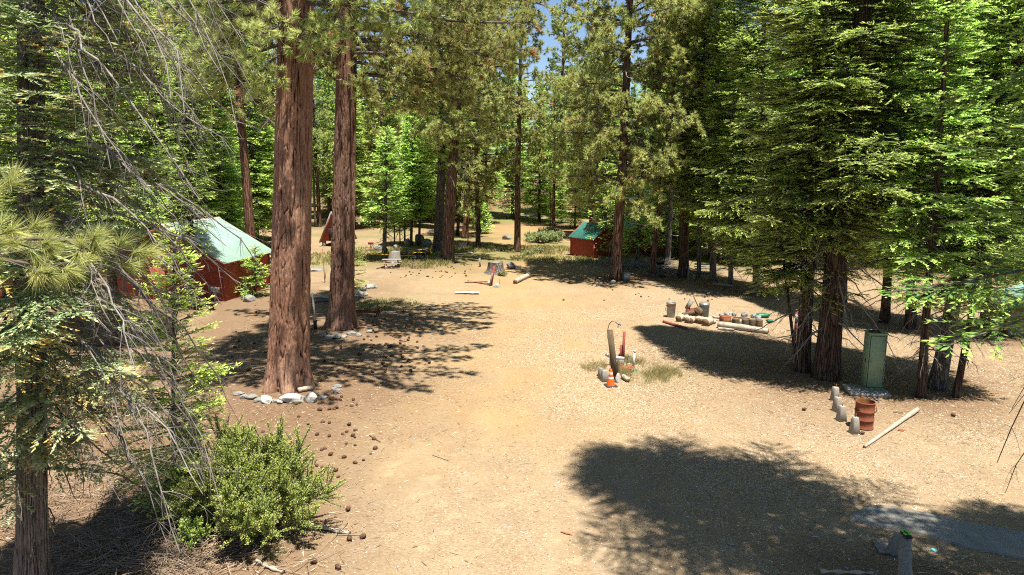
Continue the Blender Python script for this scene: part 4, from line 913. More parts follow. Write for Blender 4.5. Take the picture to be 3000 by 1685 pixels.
pier((2502, 1269), .52, .25, .16, 'nearest concrete pier, directly left of the rusty barrel', 6, rz=.15)
rock((1810, 1121), .13, .12, .24, 31, 'upright pale stone right of the traffic cone', 'rock_pale')
log(gp(1825, 1109) + Vector((0, 0, .09)), gp(1840, 1120) + Vector((0, 0, .08)), .09, .08, 'short pale round of wood in the dry grass by the cone', name='log_piece', seed=3)
q = gp(1806, 1108); V, Fq = rockmesh(44, .09, .10, .42); o = link('bark_slab', mesh('bark_slab', V, Fq, M['wood_post']), None, q + Vector((.05, .05, .35))); tag(o, 'dark rotten wood slab leaning on the foot of the utility post', 'wood')
pz, pw = gp(1797, 1070), gp(1824, 1072); r = thing('concrete_curb', (pz + pw) / 2, 'low concrete block with a white pipe on top behind the utility post', 'concrete block'); dd = pw - pz
mb = MB(); mb.box((0, 0, .13), (dd.length + .1, .16, .26), bev=.02); mb.build('block', M['concrete_grey'], r); mb = MB(); mb.tube([(-dd.length / 2 - .1, 0, .36), (dd.length / 2 + .05, 0, .29)], .07, 10); mb.build('pipe', M['white_dirty'], r)
mb = MB(); mb.tube([(-dd.length / 2 - .12, 0, 0), (-dd.length / 2 - .12, 0, .34), (-dd.length / 2 - .24, 0, .42), (-dd.length / 2 - .3, 0, .48)], [.05, .05, .05, .08], 8); mb.build('elbow', M['metal'], r)
mb = MB(); mb.tube([(dd.length / 2 + .06, 0, .1), (dd.length / 2 + .45, 0, .04)], .02, 6); mb.build('side_pipe', M['white'], r)
q = gp(1837, 1072); r = thing('garden_tap', q, 'small dark standpipe tap between the red post and the white pipe', 'tap'); mb = MB(); mb.tube([(0, 0, -.05), (0, 0, .3), (.07, 0, .33)], .017, 6); mb.build('pipe', M['metal_blue'], r); mb = MB(); mb.tube([(-.06, 0, .38), (.06, 0, .38)], .012, 6); mb.tube([(0, 0, .28), (0, 0, .38)], .02, 6); mb.build('handle', M['black'], r)
q = gp(1816, 1062); r = thing('water_bottle', q, 'blue plastic water jug behind the red post', 'bottle'); mb = MB(); mb.lathe([(.0, 0), (.10, .005), (.105, .05), (.105, .26), (.07, .33), (.03, .36)], n=16); mb.build('body', M['blue_glass'], r, smooth=True); mb = MB(); mb.lathe([(.033, .35), (.033, .39), (0, .392)], n=10); mb.build('cap', M['white'], r)
q = gp(1820, 1087); r = thing('hose_coil', q, 'coiled rust-red garden hose lying behind the cone', 'hose'); a = np.linspace(0, 6.283 * 6, 220); rr = .40 + .05 * np.sin(a * .83) + .04 * np.sin(a * .31)
mb = MB(); mb.tube(np.stack([rr * np.cos(a), rr * .85 * np.sin(a), .03 + .022 * (a / 6.283) * (1 + .3 * np.sin(a * 2.3))], -1), .015, 5); mb.build('coil', M['hose_red'], r)
q = gp(1856, 1087); V, Fq = rockmesh(9, .13, .09, .03); tag(link('green_cloth', mesh('green_cloth', V, Fq, M['green_tarp']), None, q + Vector((0, 0, .03))), 'scrap of green plastic in the grass below the white pipe', 'litter')
# --- cabinet on pad
q = gp(2549, 1150); r = thing('utility_cabinet', q + Vector((.06, .12, .10)), 'tall faded green metal utility cabinet on a concrete pad', 'utility cabinet', R(-8))
mb = MB(); mb.box((.12, .25, 1.0), (.60, .52, 2.0), bev=.012); mb.build('body', M['cab_green'], r)
mb = MB(); mb.box((.12, -.019, 1.0), (.50, .018, 1.86), bev=.004); d_ = mb.build('door', M['cab_green'], r); mb = MB(); mb.box((-.10, -.035, 1.05), (.025, .02, .12)); mb.build('handle', M['metal'], d_)
mb = MB(); [mb.box(c_, d_) for c_, d_ in (((-.142, -.012, 1.0), (.016, .014, 1.9)), ((.382, -.012, 1.0), (.016, .014, 1.9)), ((.12, -.012, 1.945), (.54, .014, .016)), ((.12, -.012, .055), (.54, .014, .016)))]; mb.build('door_gap', M['black'], r)
mb = MB(); [mb.box((.39, -.02, z_), (.03, .03, .12)) for z_ in (.3, 1.0, 1.7)]; mb.build('hinges', M['metal'], r)
mb = MB(); mb.box((-.188, .25, 1.0), (.014, .44, 1.86), bev=.004); mb.build('side_panel', M['cab_green'], r); mb = MB(); mb.box((-.205, .12, 1.02), (.02, .03, .14)); mb.build('latch', M['black'], r)
mb = MB(); mb.box((.12, .25, 2.02), (.66, .58, .05), bev=.01); mb.build('top', M['cab_green'], r)
pe = thing('pine_litter', r.location + Vector((.1, .25, 2.04)), 'heap of dark fir needles on top of the green cabinet', 'debris'); V, Fq = rockmesh(5, .28, .2, .05); link('heap', mesh('heap', V, Fq, M['char']), pe)
q = gp(2535, 1160); r = thing('concrete_pad', q, 'concrete pad under the green utility cabinet', 'concrete pad', R(-10)); mb = MB(); mb.box((.15, .45, .04), (1.35, 1.1, .14), bev=.02); mb.build('slab', M['concrete_grey'], r)
# --- barrel
q = gp(2541, 1262); r = thing('barrel', q + Vector((0, .25, 0)), 'rusty red open-topped steel barrel beside the concrete piers', 'barrel', .3)
prof = [(.0, .0), (.27, 0), (.285, .02), (.285, .045), (.272, .06), (.272, .27), (.292, .29), (.292, .305), (.272, .325), (.272, .54), (.292, .56), (.292, .575), (.272, .595), (.272, .81), (.285, .825), (.288, .845), (.283, .86), (.268, .86)]
mb = MB(); mb.lathe(prof, n=40); mb.build('shell', M['rust'], r, smooth=True)
mb = MB(); mb.lathe([(.268, .858), (.262, .8), (.262, .08), (0, .075)], n=40); mb.build('inside', M['rust_in'], r, smooth=True)
mb = MB(); mb.tube([(.12, -.272, .80), (.12, -.32, .76), (.12, -.32, .62), (.12, -.275, .58)], .012, 6); mb.build('handle', M['rust'], r)
log(gp(2688, 1207) + Vector((0, 0, .09)), gp(2532, 1313) + Vector((0, 0, .05)), .075, .042, 'long pale peeled pole lying beside the rusty barrel', 'wood_pale', seed=5)
q = gp(2632, 1210); V, Fq = rockmesh(15, .17, .06, .03); tag(link('bark_piece', mesh('bark_piece', V, Fq, M['wood_end']), None, q + Vector((0, 0, .03))), 'flat orange-brown piece of bark behind the long peeled pole', 'bark')
q = gp(2640, 1262); V, Fq = rockmesh(16, .13, .07, .03); tag(link('bark_piece', mesh('bark_piece', V, Fq, M['rust']), None, q + Vector((0, 0, .02))), 'reddish bark scrap in front of the long peeled pole', 'bark')
# --- bottom right: path, weathered rail, board
def path():
    up = [(2488, 1520), (2518, 1499), (2553, 1484), (2610, 1487), (2680, 1500), (2760, 1517), (2850, 1536), (2940, 1553), (3040, 1568), (3200, 1588)]
    lo = [(2489, 1522), (2516, 1532), (2560, 1543), (2620, 1553), (2690, 1565), (2760, 1586), (2840, 1607), (2930, 1626), (3040, 1648), (3200, 1680)]
    def dens(L): 
        P = np.array([tuple(gp(*p)) for p in L]); t = np.linspace(0, len(P) - 1, 60); return np.stack([np.interp(t, np.arange(len(P)), P[:, k]) for k in range(3)], -1)
    U, Lw = dens(up), dens(lo); rows = []; n = 60; m = 10
    for j in range(m):
        f = j / (m - 1); W = Lw * (1 - f) + U * f; W[:, 1] += .03 * (fbm(W[:, 0] * 3, f * 3.0, 0, 3) - .5) * (j in (0, m - 1)); W[:, 2] = ground(W[:, 0], W[:, 1]) + .045; rows.append(W)
    V = np.concatenate(rows); i = np.arange(n * m).reshape(m, n); Q = np.stack([i[:-1, :-1], i[:-1, 1:], i[1:, 1:], i[1:, :-1]], -1).reshape(-1, 4)
    V2 = V - np.array([0, 0, .12]); o = n * m; e = []
    for a, b_ in list(zip(i[0, :-1], i[0, 1:])) + list(zip(i[-1, 1:], i[-1, :-1])) + list(zip(i[1:, 0], i[:-1, 0])) + list(zip(i[:-1, -1], i[1:, -1])): e.append((a, a + o, b_ + o, b_))
    tag(link('path', mesh('path', np.concatenate([V, V2]), [np.concatenate([Q, np.array(e)])], M['concrete_grey'])), kind='structure')
path()
e0, e1 = gph(2652, 1572, .62), gph(2653, 1790, .55)
r = log(e0, e1, .115, .125, 'weathered split grey log rail pointing towards the camera, lower right', 'wood_grey', cat='log rail', name='log_rail', seed=9, bumps=.09)
g_ = gp(2642, 1632); rr_ = thing('stone_block', g_, 'leaning tapered stone block under the far end of the log rail', 'stone block', .1); mb = MB(); mb.box((-.02, .12, .22), (.34, .26, .46), taper=.7, bev=.03, ry=.18); mb.build('block', M['concrete_grey'], rr_)
g_ = gp(2655, 1750); rr_ = thing('stone_block', g_, 'stone block under the near end of the log rail at the frame edge', 'stone block', .1); mb = MB(); mb.box((0, 0, .2), (.34, .26, .5), taper=.8, bev=.03); mb.build('block', M['concrete_grey'], rr_)
gl = e0 + (e1 - e0) * .07 + Vector((0, 0, .115)); r = thing('strap_bundle', gl, 'black bundle with lime-green pads lying on the far end of the log rail', 'strap')
mb = MB(); mb.box((0, -.02, .03), (.145, .27, .05), bev=.02); mb.build('strap', M['black'], r)
for x in (-.04, .04):
    for y in (-.04, .07): mb = MB(); mb.box((x, y, .062), (.055, .085, .025), bev=.01); mb.build('pad', M['lime'], r)
bp_ = [gp(*p) for p in ((2553, 1586), (2593, 1587), (2619, 1628), (2577, 1626))]; c_ = sum(bp_, Vector()) / 4
mb = MB(); mb.prism([(p.x - c_.x, p.y - c_.y) for p in bp_[::-1]], .03, .055); o = mb.build('plank', M['wood_grey'], None, c_); tag(o, 'flat grey board lying on the ground left of the log rail', 'board')
for p_, l_, mt in (((2734, 1616), 'crumpled turquoise paper scrap right of the log rail', 'cyan'), ((2142, 1597), 'tiny crumpled blue-grey scrap in the foreground shade', 'metal_blue'), ((1660, 1565), 'thin salmon-orange strip on the sunlit ground left of the big shade', 'hose_red')):
    q = gp(*p_); V, Fq = rockmesh(len(l_), .08, .055, .035) if mt != 'hose_red' else rockmesh(3, .15, .03, .01); o = link('litter', mesh('litter', V, Fq, M[mt]), None, q + Vector((0, 0, .03))); o.rotation_euler.z = -.5; tag(o, l_, 'litter')
# --- fire ring area
q = gp(1965, 929); r = thing('trash_can', q, 'dented galvanised trash can standing alone left of the wood pile', 'trash can'); mb = MB(); mb.lathe([(0, .01), (.20, 0), (.205, .02), (.25, .74), (.262, .75), (.262, .78), (.25, .79), (.24, .78), (.2, .1), (0, .08)], n=26); mb.build('body', M['metal'], r, smooth=True)
mb = MB(); mb.lathe([(.253, .60), (.262, .61), (.262, .64), (.254, .65)], n=26); mb.build('band', M['rust'], r); mb = MB(); mb.tube([(-.25, 0, .5), (-.30, 0, .46), (-.30, 0, .36), (-.24, 0, .33)], .012, 6); mb.build('handle', M['black'], r)
q = gp(2062, 928); r = thing('trash_can', q, 'blue-grey lidded metal can behind the wood pile', 'trash can'); mb = MB(); mb.lathe([(0, 0), (.24, 0), (.27, .68), (.28, .69), (.28, .72), (.12, .77), (0, .78)], n=26); mb.build('body', M['metal_blue'], r, smooth=True); mb = MB(); mb.lathe([(.285, .66), (.29, .68), (.285, .73), (.1, .79), (0, .80)], n=26); mb.build('lid', M['metal'], r)
q = gp(2027, 926); r = thing('wooden_crate', q, 'brown open crate with its lid raised behind the wood pile', 'crate', .15); mb = MB(); 
for c_, d_ in (((0, -.22, .2), (.5, .03, .4)), ((0, .22, .2), (.5, .03, .4)), ((-.26, 0, .2), (.03, .46, .4)), ((.26, 0, .2), (.03, .46, .4)), ((0, 0, .03), (.5, .42, .04))): mb.box(c_, d_)
mb.build('box', M['rust'], r); mb = MB(); mb.box((-.14, .1, .62), (.08, .4, .55), ry=.5); mb.build('lid', M['wood_grey'], r)
q = gp(2050, 912); r = thing('stick', q, 'thick stick leaning on the blue-grey can', 'stick'); mb = MB(); mb.tube([(-.02, 0, .1), (-.38, 0, .85)], [.03, .035], 6); mb.build('stick', M['wood_end'], r)
ends = [((1987, 943), .17, 'leftmost sawn log round of the wood pile'), ((2001, 941), .14, 'second sawn round from the left in the wood pile'), ((2012, 947), .16, 'third sawn round from the left, in the middle of the wood pile'), ((2022, 948), .16, 'fourth sawn round from the left in the wood pile'), ((2038, 947), .16, 'fifth sawn round, start of the right-hand row of the wood pile'),
        ((2047, 949), .16, 'sixth sawn round in the right-hand row of the wood pile'), ((2056, 951), .16, 'seventh sawn round, second from the right end of the wood pile'), ((2066, 956), .20, 'biggest sawn round at the right end of the wood pile')]
for i, (p_, r_, l_) in enumerate(ends):
    q = gp(*p_); dv = Vector((.30, .38, 0)) * (1.3 if i == 7 else 1); log(q + Vector((0, 0, r_)), q + dv + Vector((0, 0, r_)), r_, r_ * .95, l_, 'wood_pale', 'log_round', group='sawn rounds of the wood pile', seed=i, bumps=.03)
q = gp(2046, 930); log(q + Vector((-.1, 0, .28)), q + Vector((.25, .25, .3)), .25, .24, 'fat log round lying between the crate and the blue-grey can', 'wood_post', 'log_round', seed=12)
q = gp(2000, 930); log(q + Vector((0, 0, .12)), gp(2036, 933) + Vector((0, .2, .3)), .12, .1, 'dark bark-covered log lying across the back of the wood pile', 'wood_post', seed=13)
q = gp(2088, 950); log(q + Vector((-.25, 0, .12)), q + Vector((.15, .1, .12)), .12, .1, 'small bare log at the right tip of the wood pile', seed=14)
log(gp(1943, 945) + Vector((0, 0, .06)), gp(2013, 966) + Vector((0, 0, .06)), .075, .075, 'long red-painted beam lying in front of the wood pile', 'red_post', 'beam', cat='beam', n=4, ends=False, bumps=0)
log(gp(2104, 960) + Vector((0, 0, .16)), gp(2250, 978) + Vector((0, 0, .13)), .17, .13, 'long bleached log lying in front of the fire ring', 'wood_pale', seed=17)
log(gp(2104, 966) + Vector((0, 0, .06)), gp(2150, 970) + Vector((0, 0, .06)), .07, .05, 'thin bleached branch under the long fire-ring log', 'wood_pale', seed=18)
for i, (p_, s_, l_) in enumerate((((2155, 952), .19, 'dark chopping round left in front of the fire ring'), ((2182, 954), .17, 'second wood round in front of the fire ring'), ((2203, 955), .18, 'third wood round in front of the fire ring'), ((2224, 957), .17, 'rightmost wood round in front of the fire ring'))):
    q = gp(*p_); log(q, q + Vector((0, 0, .33)), s_, s_ * .96, l_, 'wood_post', 'stool_round', seed=30 + i, bumps=.02, group='upright wood rounds at the fire ring')
q = gp(2124, 950); r = thing('rusty_box', q, 'rusty sheet-metal box at the left of the fire ring', 'box', .2); mb = MB(); mb.box((0, 0, .22), (.46, .4, .44), bev=.01); mb.build('box', M['rust'], r); mb = MB(); mb.box((0, -.205, .2), (.36, .015, .3)); mb.build('panel', M['rust_in'], r)
fc = gp(2168, 936); gR = np.random.default_rng(4)
mb = MB(); V, Fq = rockmesh(77, .62, .62, .06); tag(link('ash_bed', mesh('ash_bed', V, Fq, M['char']), None, fc + Vector((0, 0, .01))), 'dark ash bed inside the stone fire ring', 'ash')
pos = 'far left, far middle, far right, right, near right, near middle right, near middle left, near left, left, left front, right back'.split(', ')
for i in range(11):
    a_ = 2.2 - i * 6.283 / 11; V, Fq = rockmesh(100 + i, gR.uniform(.14, .2), gR.uniform(.12, .16), gR.uniform(.12, .19)); q = on(fc.x + .95 * math.cos(a_), fc.y + .85 * math.sin(a_))
    tag(link('ring_stone', mesh('ring_stone', V, Fq, M['rock']), None, q + Vector((0, 0, .09))), f'grey stone in the fire ring, {pos[i]}', 'rock', 'stones of the fire ring')
for i, (p_, s_) in enumerate((((2092, 932), .14), ((2106, 934), .13), ((2112, 928), .1), ((2129, 925), .14), ((2141, 921), .12), ((2100, 940), .08))):
    rock(p_, s_, s_ * .8, s_ * .7, 50 + i, f'pale stone, {ORD[i]} of the loose ones left of the fire ring', 'rock_pale', 'loose stones by the fire ring')
q = gp(2212, 930); r = thing('green_tarp', q, 'bundled shiny green tarp behind the fire ring', 'tarp'); V, Fq = ICO; V = V * np.array([.40, .20, .13]); V *= (1 + .8 * (fbm(V[:, 0] * 6, V[:, 1] * 6, V[:, 2] * 6, 3) - .5))[:, None]; link('cloth', mesh('cloth', V + np.array([.35, 0, .13]), Fq, M['green_tarp']), r)
q = gp(2255, 945); V2 = ICO[0] * np.array([.18, .13, .08]) * (1 + .8 * (fbm(ICO[0][:, 0] * 3, ICO[0][:, 1] * 3, ICO[0][:, 2] * 3, 3) - .5))[:, None]; tag(link('green_tarp', mesh('green_tarp', V2, ICO[1], M['green_tarp']), None, q + Vector((0, 0, .1))), 'smaller end of green tarp right of the bundle', 'tarp')
q = gp(2328, 1000); r = thing('red_post', q, 'faded red post with a small plate beside the pencil-thin fir', 'post'); mb = MB(); mb.box((0, 0, .75), (.1, .08, 1.5)); mb.build('post', M['red_post'], r); mb = MB(); mb.box((0, -.05, 1.1), (.16, .02, .35)); mb.build('plate', M['white_dirty'], r)
# --- mid right under trees
q = gp(1836, 823); r = thing('metal_bin', q, 'battered leaning grey metal bin right of the leaning pine', 'bin'); mb = MB(); mb.box((0, 0, .28), (.42, .35, .58), taper=1.15, ry=.12, bev=.02); mb.build('body', M['metal'], r); mb = MB(); mb.box((.05, -.01, .58), (.46, .38, .03), ry=.12); mb.build('rim', M['metal_blue'], r)
rock((1796, 832), .26, .2, .17, 61, 'grey rock at the foot of the leaning pine')
q = gp(1756, 836); r = thing('concrete_block', q, 'pale concrete block lying left of the leaning pine', 'concrete block', -.2); mb = MB(); mb.box((0, 0, .1), (.40, .22, .20), bev=.02); mb.build('block', M['white_dirty'], r)
q = gp(1933, 806); r = thing('park_grill', q, 'black park grill on a post under the trees', 'grill'); mb = MB(); mb.tube([(0, 0, -.1), (0, 0, .8)], .04, 8); mb.build('post', M['black'], r); mb = MB()
for c_, d_ in (((0, 0, .82), (.5, .4, .03)), ((0, .2, .93), (.5, .02, .25)), ((-.25, 0, .93), (.02, .4, .25)), ((.25, 0, .93), (.02, .4, .25))): mb.box(c_, d_)
mb.build('firebox', M['black'], r); mb = MB(); [mb.tube([(-.24, -.18 + .045 * k, 1.0), (.24, -.18 + .045 * k, 1.0)], .008, 4) for k in range(9)]; mb.build('grate', M['metal'], r)
rock((1940, 812), .3, .25, .12, 63, 'charred stone at the base of the standing grill', 'char')
for p_, h_, l_, mt in (((2016, 823), .95, 'pale slender wooden post right of the thick dark pine', 'wood_grey'), ((2031, 822), .5, 'short tan stake right of the pale slender post', 'wood_plank')):
    q = gp(*p_); r = thing('wooden_stake', q, l_, 'post'); mb = MB(); mb.box((0, 0, h_ / 2), (.10, .09, h_), ry=.03); mb.build('stake', M[mt], r); mb = MB(); mb.box((0, -.05, h_ - .12), (.12, .02, .12)); mb.build('cap', M[mt], r)
def picnic(q, rz, label, s=1.0, top='wood_grey', leg='red_trim', L=1.7):
    r = thing('picnic_table', q, label, 'picnic table', rz); r.scale = (s, s, s)
    for k, y in enumerate((-.3, -.15, 0, .15, .3)): mb = MB(); mb.box((0, y, .74), (L, .14, .04), bev=.005); mb.build('tabletop_board', M[top], r)
    for y in (-.62, .62): mb = MB(); mb.box((0, y, .44), (L, .24, .04), bev=.005); mb.build('bench', M[top], r)
    for x in (-L * .33, L * .33):
        mb = MB()
        for s2 in (-1, 1): mb.box((x, s2 * .42, .36), (.05, .09, .86), rx=s2 * .55)
        mb.box((x, 0, .41), (.05, 1.4, .09)); mb.box((x, 0, .70), (.05, .72, .08)); mb.build('leg_frame', M[leg], r)
    return r
picnic(gp(1148, 784), R(3), 'small grey picnic table with dark red legs before the trailer', .86)
for i, (p_, s_) in enumerate((((1130, 786), .16), ((1149, 787), .2), ((1160, 781), .14), ((1168, 776), .14), ((1150, 774), .2))): rock(p_, s_, s_ * .8, s_ * .75, 70 + i, f'pale stone under the picnic table, {ORD[i]} of five from the left front', 'rock_pale', 'stones around the picnic table')
picnic(gp(2068, 800), R(-12), 'pale picnic table in the shade behind the thin fir trunks', .9, 'concrete', 'wood_post', 1.9)
log(gp(2090, 836) + Vector((0, 0, .09)), gp(2146, 842) + Vector((0, 0, .09)), .10, .09, 'pale log lying at the edge of the shade behind the fire ring', 'wood_grey', seed=19)
for i, (p_, s_) in enumerate((((2055, 855), .16), ((2068, 857), .2), ((2085, 858), .14), ((2102, 860), .15), ((2078, 863), .18))): rock(p_, s_, s_ * .8, s_ * .45, 80 + i, f'low grey stone, {ORD[i]} of the row on open ground beyond the fire ring', 'rock', 'low stones beyond the fire ring')
def brush(q, n, Lm, W, seed, label, mat='twig_dead', hgt=.5, r0=.02):
    g = np.random.default_rng(seed); az = g.random(n) * 6.283; t = np.linspace(0, 1, 6); L = g.uniform(.4, 1, n) * Lm; c = np.stack([g.normal(0, W / 2, n), g.normal(0, W / 3, n), g.random(n) * hgt * .7 + .03], -1)
    d = np.stack([np.cos(az), np.sin(az), g.normal(0, .12, n)], -1); k = norm(g.normal(0, 1, (n, 3))) * .25
    P = c[:, None] + d[:, None] * (L[:, None] * (t - .5))[..., None] + k[:, None] * (L[:, None] * t**2)[..., None]; P[..., 2] = np.maximum(P[..., 2], .01)
    V, Fs = tubes(P, (r0 * g.uniform(.4, 1, n))[:, None] * (1.1 - t)[None], 4, False); o = link('brush_pile', mesh('brush_pile', V, Fs, M[mat]), None, q); return tag(o, label, 'brush pile', None, 'stuff')
brush(gp(1868, 786), 420, 2.2, 3.4, 3, 'tangled heap of grey dead branches behind the leaning pine', hgt=.7)
brush(gp(1965, 800), 240, 1.8, 3.4, 4, 'low scatter of grey dead branches around the grill', hgt=.3)
for p_, w_, n_, sd_, l_, hg in (((420, 1440), 2.0, 420, 5, 'pile of bare dead branches left of the foreground shrub', .6), ((330, 1600), 2.6, 700, 6, 'tangle of dry fallen twigs at the lower left', .25), ((520, 1640), 2.0, 300, 8, 'dry twigs in front of the large shrub', .15), ((60, 1500), 1.8, 300, 9, 'dry dead twigs around the nearest left trunk', .5)): brush(gp(*p_), n_, 1.3, w_, sd_, l_, 'twig_tan', hg, .012)
# --- trailer
q = gp(1240, 757); tr = thing('flatbed_trailer', q, 'yellow and black tandem-axle flatbed trailer parked beneath the pines', 'trailer', R(4))
mb = MB(); 
for y in (-.85, .85): mb.box((-1.0, y, .42), (3.4, .08, .14))
for s in (-1, 1): mb.tube([(-2.6, s * .85, .42), (-4.0, s * .06, .40)], .065, 4)
mb.tube([(-3.9, 0, .40), (-4.4, 0, .40)], .06, 4); mb.box((.68, 0, .42), (.09, 1.78, .14)); [mb.box((.68, y, .72), (.09, .09, .55)) for y in (-.85, .85)]; mb.build('frame', M['yellow'], tr)
mb = MB(); mb.box((-.6, 0, .53), (2.6, 1.74, .06)); mb.box((-.6, -.90, .50), (2.5, .04, .14)); mb.build('deck', M['black'], tr)
mb = MB(); [mb.box((-1.1 + .24 * k, 0, .575), (.2, 1.6, .02)) for k in range(4)]; mb.build('deck_planks', M['wood_plank'], tr)
for y in (-1.06, 1.06):
    mb = MB(); a = np.linspace(0, math.pi, 14); pts = [(-1.0 + .0, 0)] ; prof = [(-.93 + .05, .30)] + [(-.58 - .28 * math.cos(t) if t < math.pi / 2 else .02 - .28 * math.cos(t), .40 + .26 * math.sin(t)) for t in a] + [(.32, .30)]
    P_ = np.array([(x, z) for x, z in prof]); n_ = len(P_); V = np.concatenate([np.stack([P_[:, 0], np.full(n_, y + s * .13), P_[:, 1]], -1) for s in (-1, 1)] + [np.stack([P_[:, 0], np.full(n_, y + s * .13), P_[:, 1] - .03], -1) for s in (-1, 1)])
    i = np.arange(n_ - 1); mb.add(V, np.concatenate([np.stack([i, i + 1, n_ + i + 1, n_ + i], -1), np.stack([2 * n_ + i, 3 * n_ + i, 3 * n_ + i + 1, 2 * n_ + i + 1], -1), np.stack([i, 2 * n_ + i, 2 * n_ + i + 1, i + 1], -1), np.stack([n_ + i, n_ + i + 1, 3 * n_ + i + 1, 3 * n_ + i], -1)])); mb.build('fender', M['yellow'], tr)
    for x in (-.56, .0):
        wh = MB(); prof2 = [(.12, -.08), (.17, -.09), (.21, -.085), (.23, -.06), (.235, 0), (.23, .06), (.21, .085), (.17, .09), (.12, .08)]
        V = np.array([(x + r_ * math.cos(t), y + z_, .235 + r_ * math.sin(t)) for r_, z_ in prof2 for t in np.arange(22) * 2 * math.pi / 22]); Q = np.array([(k * 22 + j, k * 22 + (j + 1) % 22, (k + 1) * 22 + (j + 1) % 22, (k + 1) * 22 + j) for k in range(8) for j in range(22)]); wh.add(V, Q); wo = wh.build('wheel', M['rubber'], tr, smooth=True)
        wh = MB(); wh.tube([(x, y - .065, .235), (x, y + .065, .235)], .13, 18); wh.tube([(x, y - .09, .235), (x, y + .09, .235)], .04, 8); wh.build('rim', M['metal'], wo)
mb = MB(); mb.tube([(-3.3, -.45, .10), (-3.3, -.45, .75)], .03, 6); mb.build('jack', M['metal'], tr)
mb = MB(); prof2 = [(.14, -.08), (.2, -.09), (.25, -.06), (.25, .06), (.2, .09), (.14, .08)]; V = np.array([(-3.25 + r_ * math.cos(t), .4 + z_, .66 + r_ * math.sin(t)) for r_, z_ in prof2 for t in np.arange(22) * 2 * math.pi / 22]); mb.add(V, np.array([(k * 22 + j, k * 22 + (j + 1) % 22, (k + 1) * 22 + (j + 1) % 22, (k + 1) * 22 + j) for k in range(5) for j in range(22)])); mb.build('spare_tyre', M['rubber'], tr, smooth=True)
q = tr.location + Vector((.15, .2, .56)); r = thing('low_table', q, 'small low wooden table standing on the trailer deck', 'table'); mb = MB(); mb.box((0, 0, .28), (.62, .5, .05)); mb.build('top', M['wood_plank'], r)
for x in (-.24, .24):
    for y in (-.18, .18): mb = MB(); mb.box((x, y, .13), (.05, .05, .27)); mb.build('leg', M['wood_plank'], r)
rock((1227, 716), 0.65, 0.50, 0.63, 90, 'largest dark boulder behind the trailer', sink=.15, group='boulders behind the trailer'); rock((1194, 722), 0.39, 0.39, 0.47, 91, 'dark boulder left of the largest one behind the trailer', group='boulders behind the trailer', sink=.15)
rock((1250, 725), 0.49, 0.44, 0.50, 92, 'dark boulder right of the largest one behind the trailer', group='boulders behind the trailer', sink=.15); rock((1106, 734), 0.52, 0.44, 0.33, 93, 'sunlit pale boulder left of the grey-stemmed fir', 'rock', 'boulders behind the trailer', sink=.2)
rock((1158, 730), 0.29, 0.28, 0.28, 94, 'pale boulder at the foot of the thin stems behind the trailer', group='boulders behind the trailer'); rock((1106, 745), 0.57, 0.39, 0.14, 95, 'low pale rock slab in the grass behind the picnic table', 'rock'); rock((1060, 748), 0.47, 0.39, 0.12, 96, 'low pale rock right of the second giant pine')
rock((1484, 702), 0.52, 0.44, 0.41, 97, 'lone grey boulder beside the sandy track'); rock((1378, 742), 0.29, 0.22, 0.07, 98, 'flat grey stone in the grass right of the plated pine'); rock((922, 795), 0.68, 0.44, 0.17, 99, 'broad pale rock between the two giant pines')
q = gp(1087, 733); r = thing('park_grill', q, 'rusty park grill left of the sunlit boulder', 'grill'); mb = MB(); mb.tube([(0, 0, -.1), (0, 0, .55)], .04, 6); mb.build('post', M['rust'], r); mb = MB(); mb.box((0, 0, .66), (.42, .34, .2), taper=1.2); mb.build('firebox', M['rust'], r)
for i, (p_, w_, h_, r_) in enumerate((((1156, 719), 5, 6, 'pale leaning stem'), ((1172, 714), 4, 7, 'dark thin stem'), ((1186, 716), 6, 8, 'brown stem'))):
    mkfir(p_, w_, (p_[0] - 1, 650), h_, 1.5, 1.6, 'far', f'young fir with a {r_} behind the trailer', 400 + i, rl=1.2, dead=6)
log(gp(1104, 789) + Vector((0, 0, .05)), gp(1126, 783) + Vector((0, 0, .06)), .05, .04, 'dark pole lying left of the picnic table', 'wood_post', ends=False); log(gp(1186, 778) + Vector((0, 0, .05)), gp(1232, 768) + Vector((0, 0, .05)), .05, .03, 'thin dark pole lying right of the picnic table', 'wood_grey', ends=False)
q = gp(1156, 769); V, Fq = tubes(np.array([(0, 0, -.1), (0, 0, .1), (0, 0, .35), (.02, 0, .9), (.02, 0, .95)]), np.array([.62, .58, .5, .44, .42]), 24); V *= np.stack([1 + .25 * (fbm(V[:, 0] * 3, V[:, 1] * 3, V[:, 2] * .6, 3) - .5)] * 2 + [np.ones(len(V))], -1); r = thing('tree_stump', q, 'pale grey stump rising behind the picnic table', 'stump'); link('wood', mesh('wood', V, Fq, M['wood_grey']), r)
q = gp(1452, 800); n_ = 48; a = np.arange(n_) * 6.283 / n_; zz = np.linspace(-.1, .82, 24); A_, Z_ = np.meshgrid(a, zz); rr = .58 * (1 + .6 * np.exp(-np.maximum(Z_, 0) / .2)) * (1 + .16 * (fbm(np.cos(A_) * 3, np.sin(A_) * 3, Z_ * .8, 3) - .5)) - .05 * np.clip(1 - np.abs(vnoise(np.cos(A_) * 7, np.sin(A_) * 7, Z_ * .7) - .5) * 6, 0, 1)
mb = MB(); V = np.stack([rr * np.cos(A_), rr * np.sin(A_), Z_ + .05 * np.sin(A_ * 2) * (Z_ > .7)], -1).reshape(-1, 3); i = np.arange(Z_.size).reshape(Z_.shape); j = np.roll(i, -1, 1); mb.add(V, [np.stack([i[:-1], j[:-1], j[1:], i[1:]], -1).reshape(-1, 4), i[-1][None]])
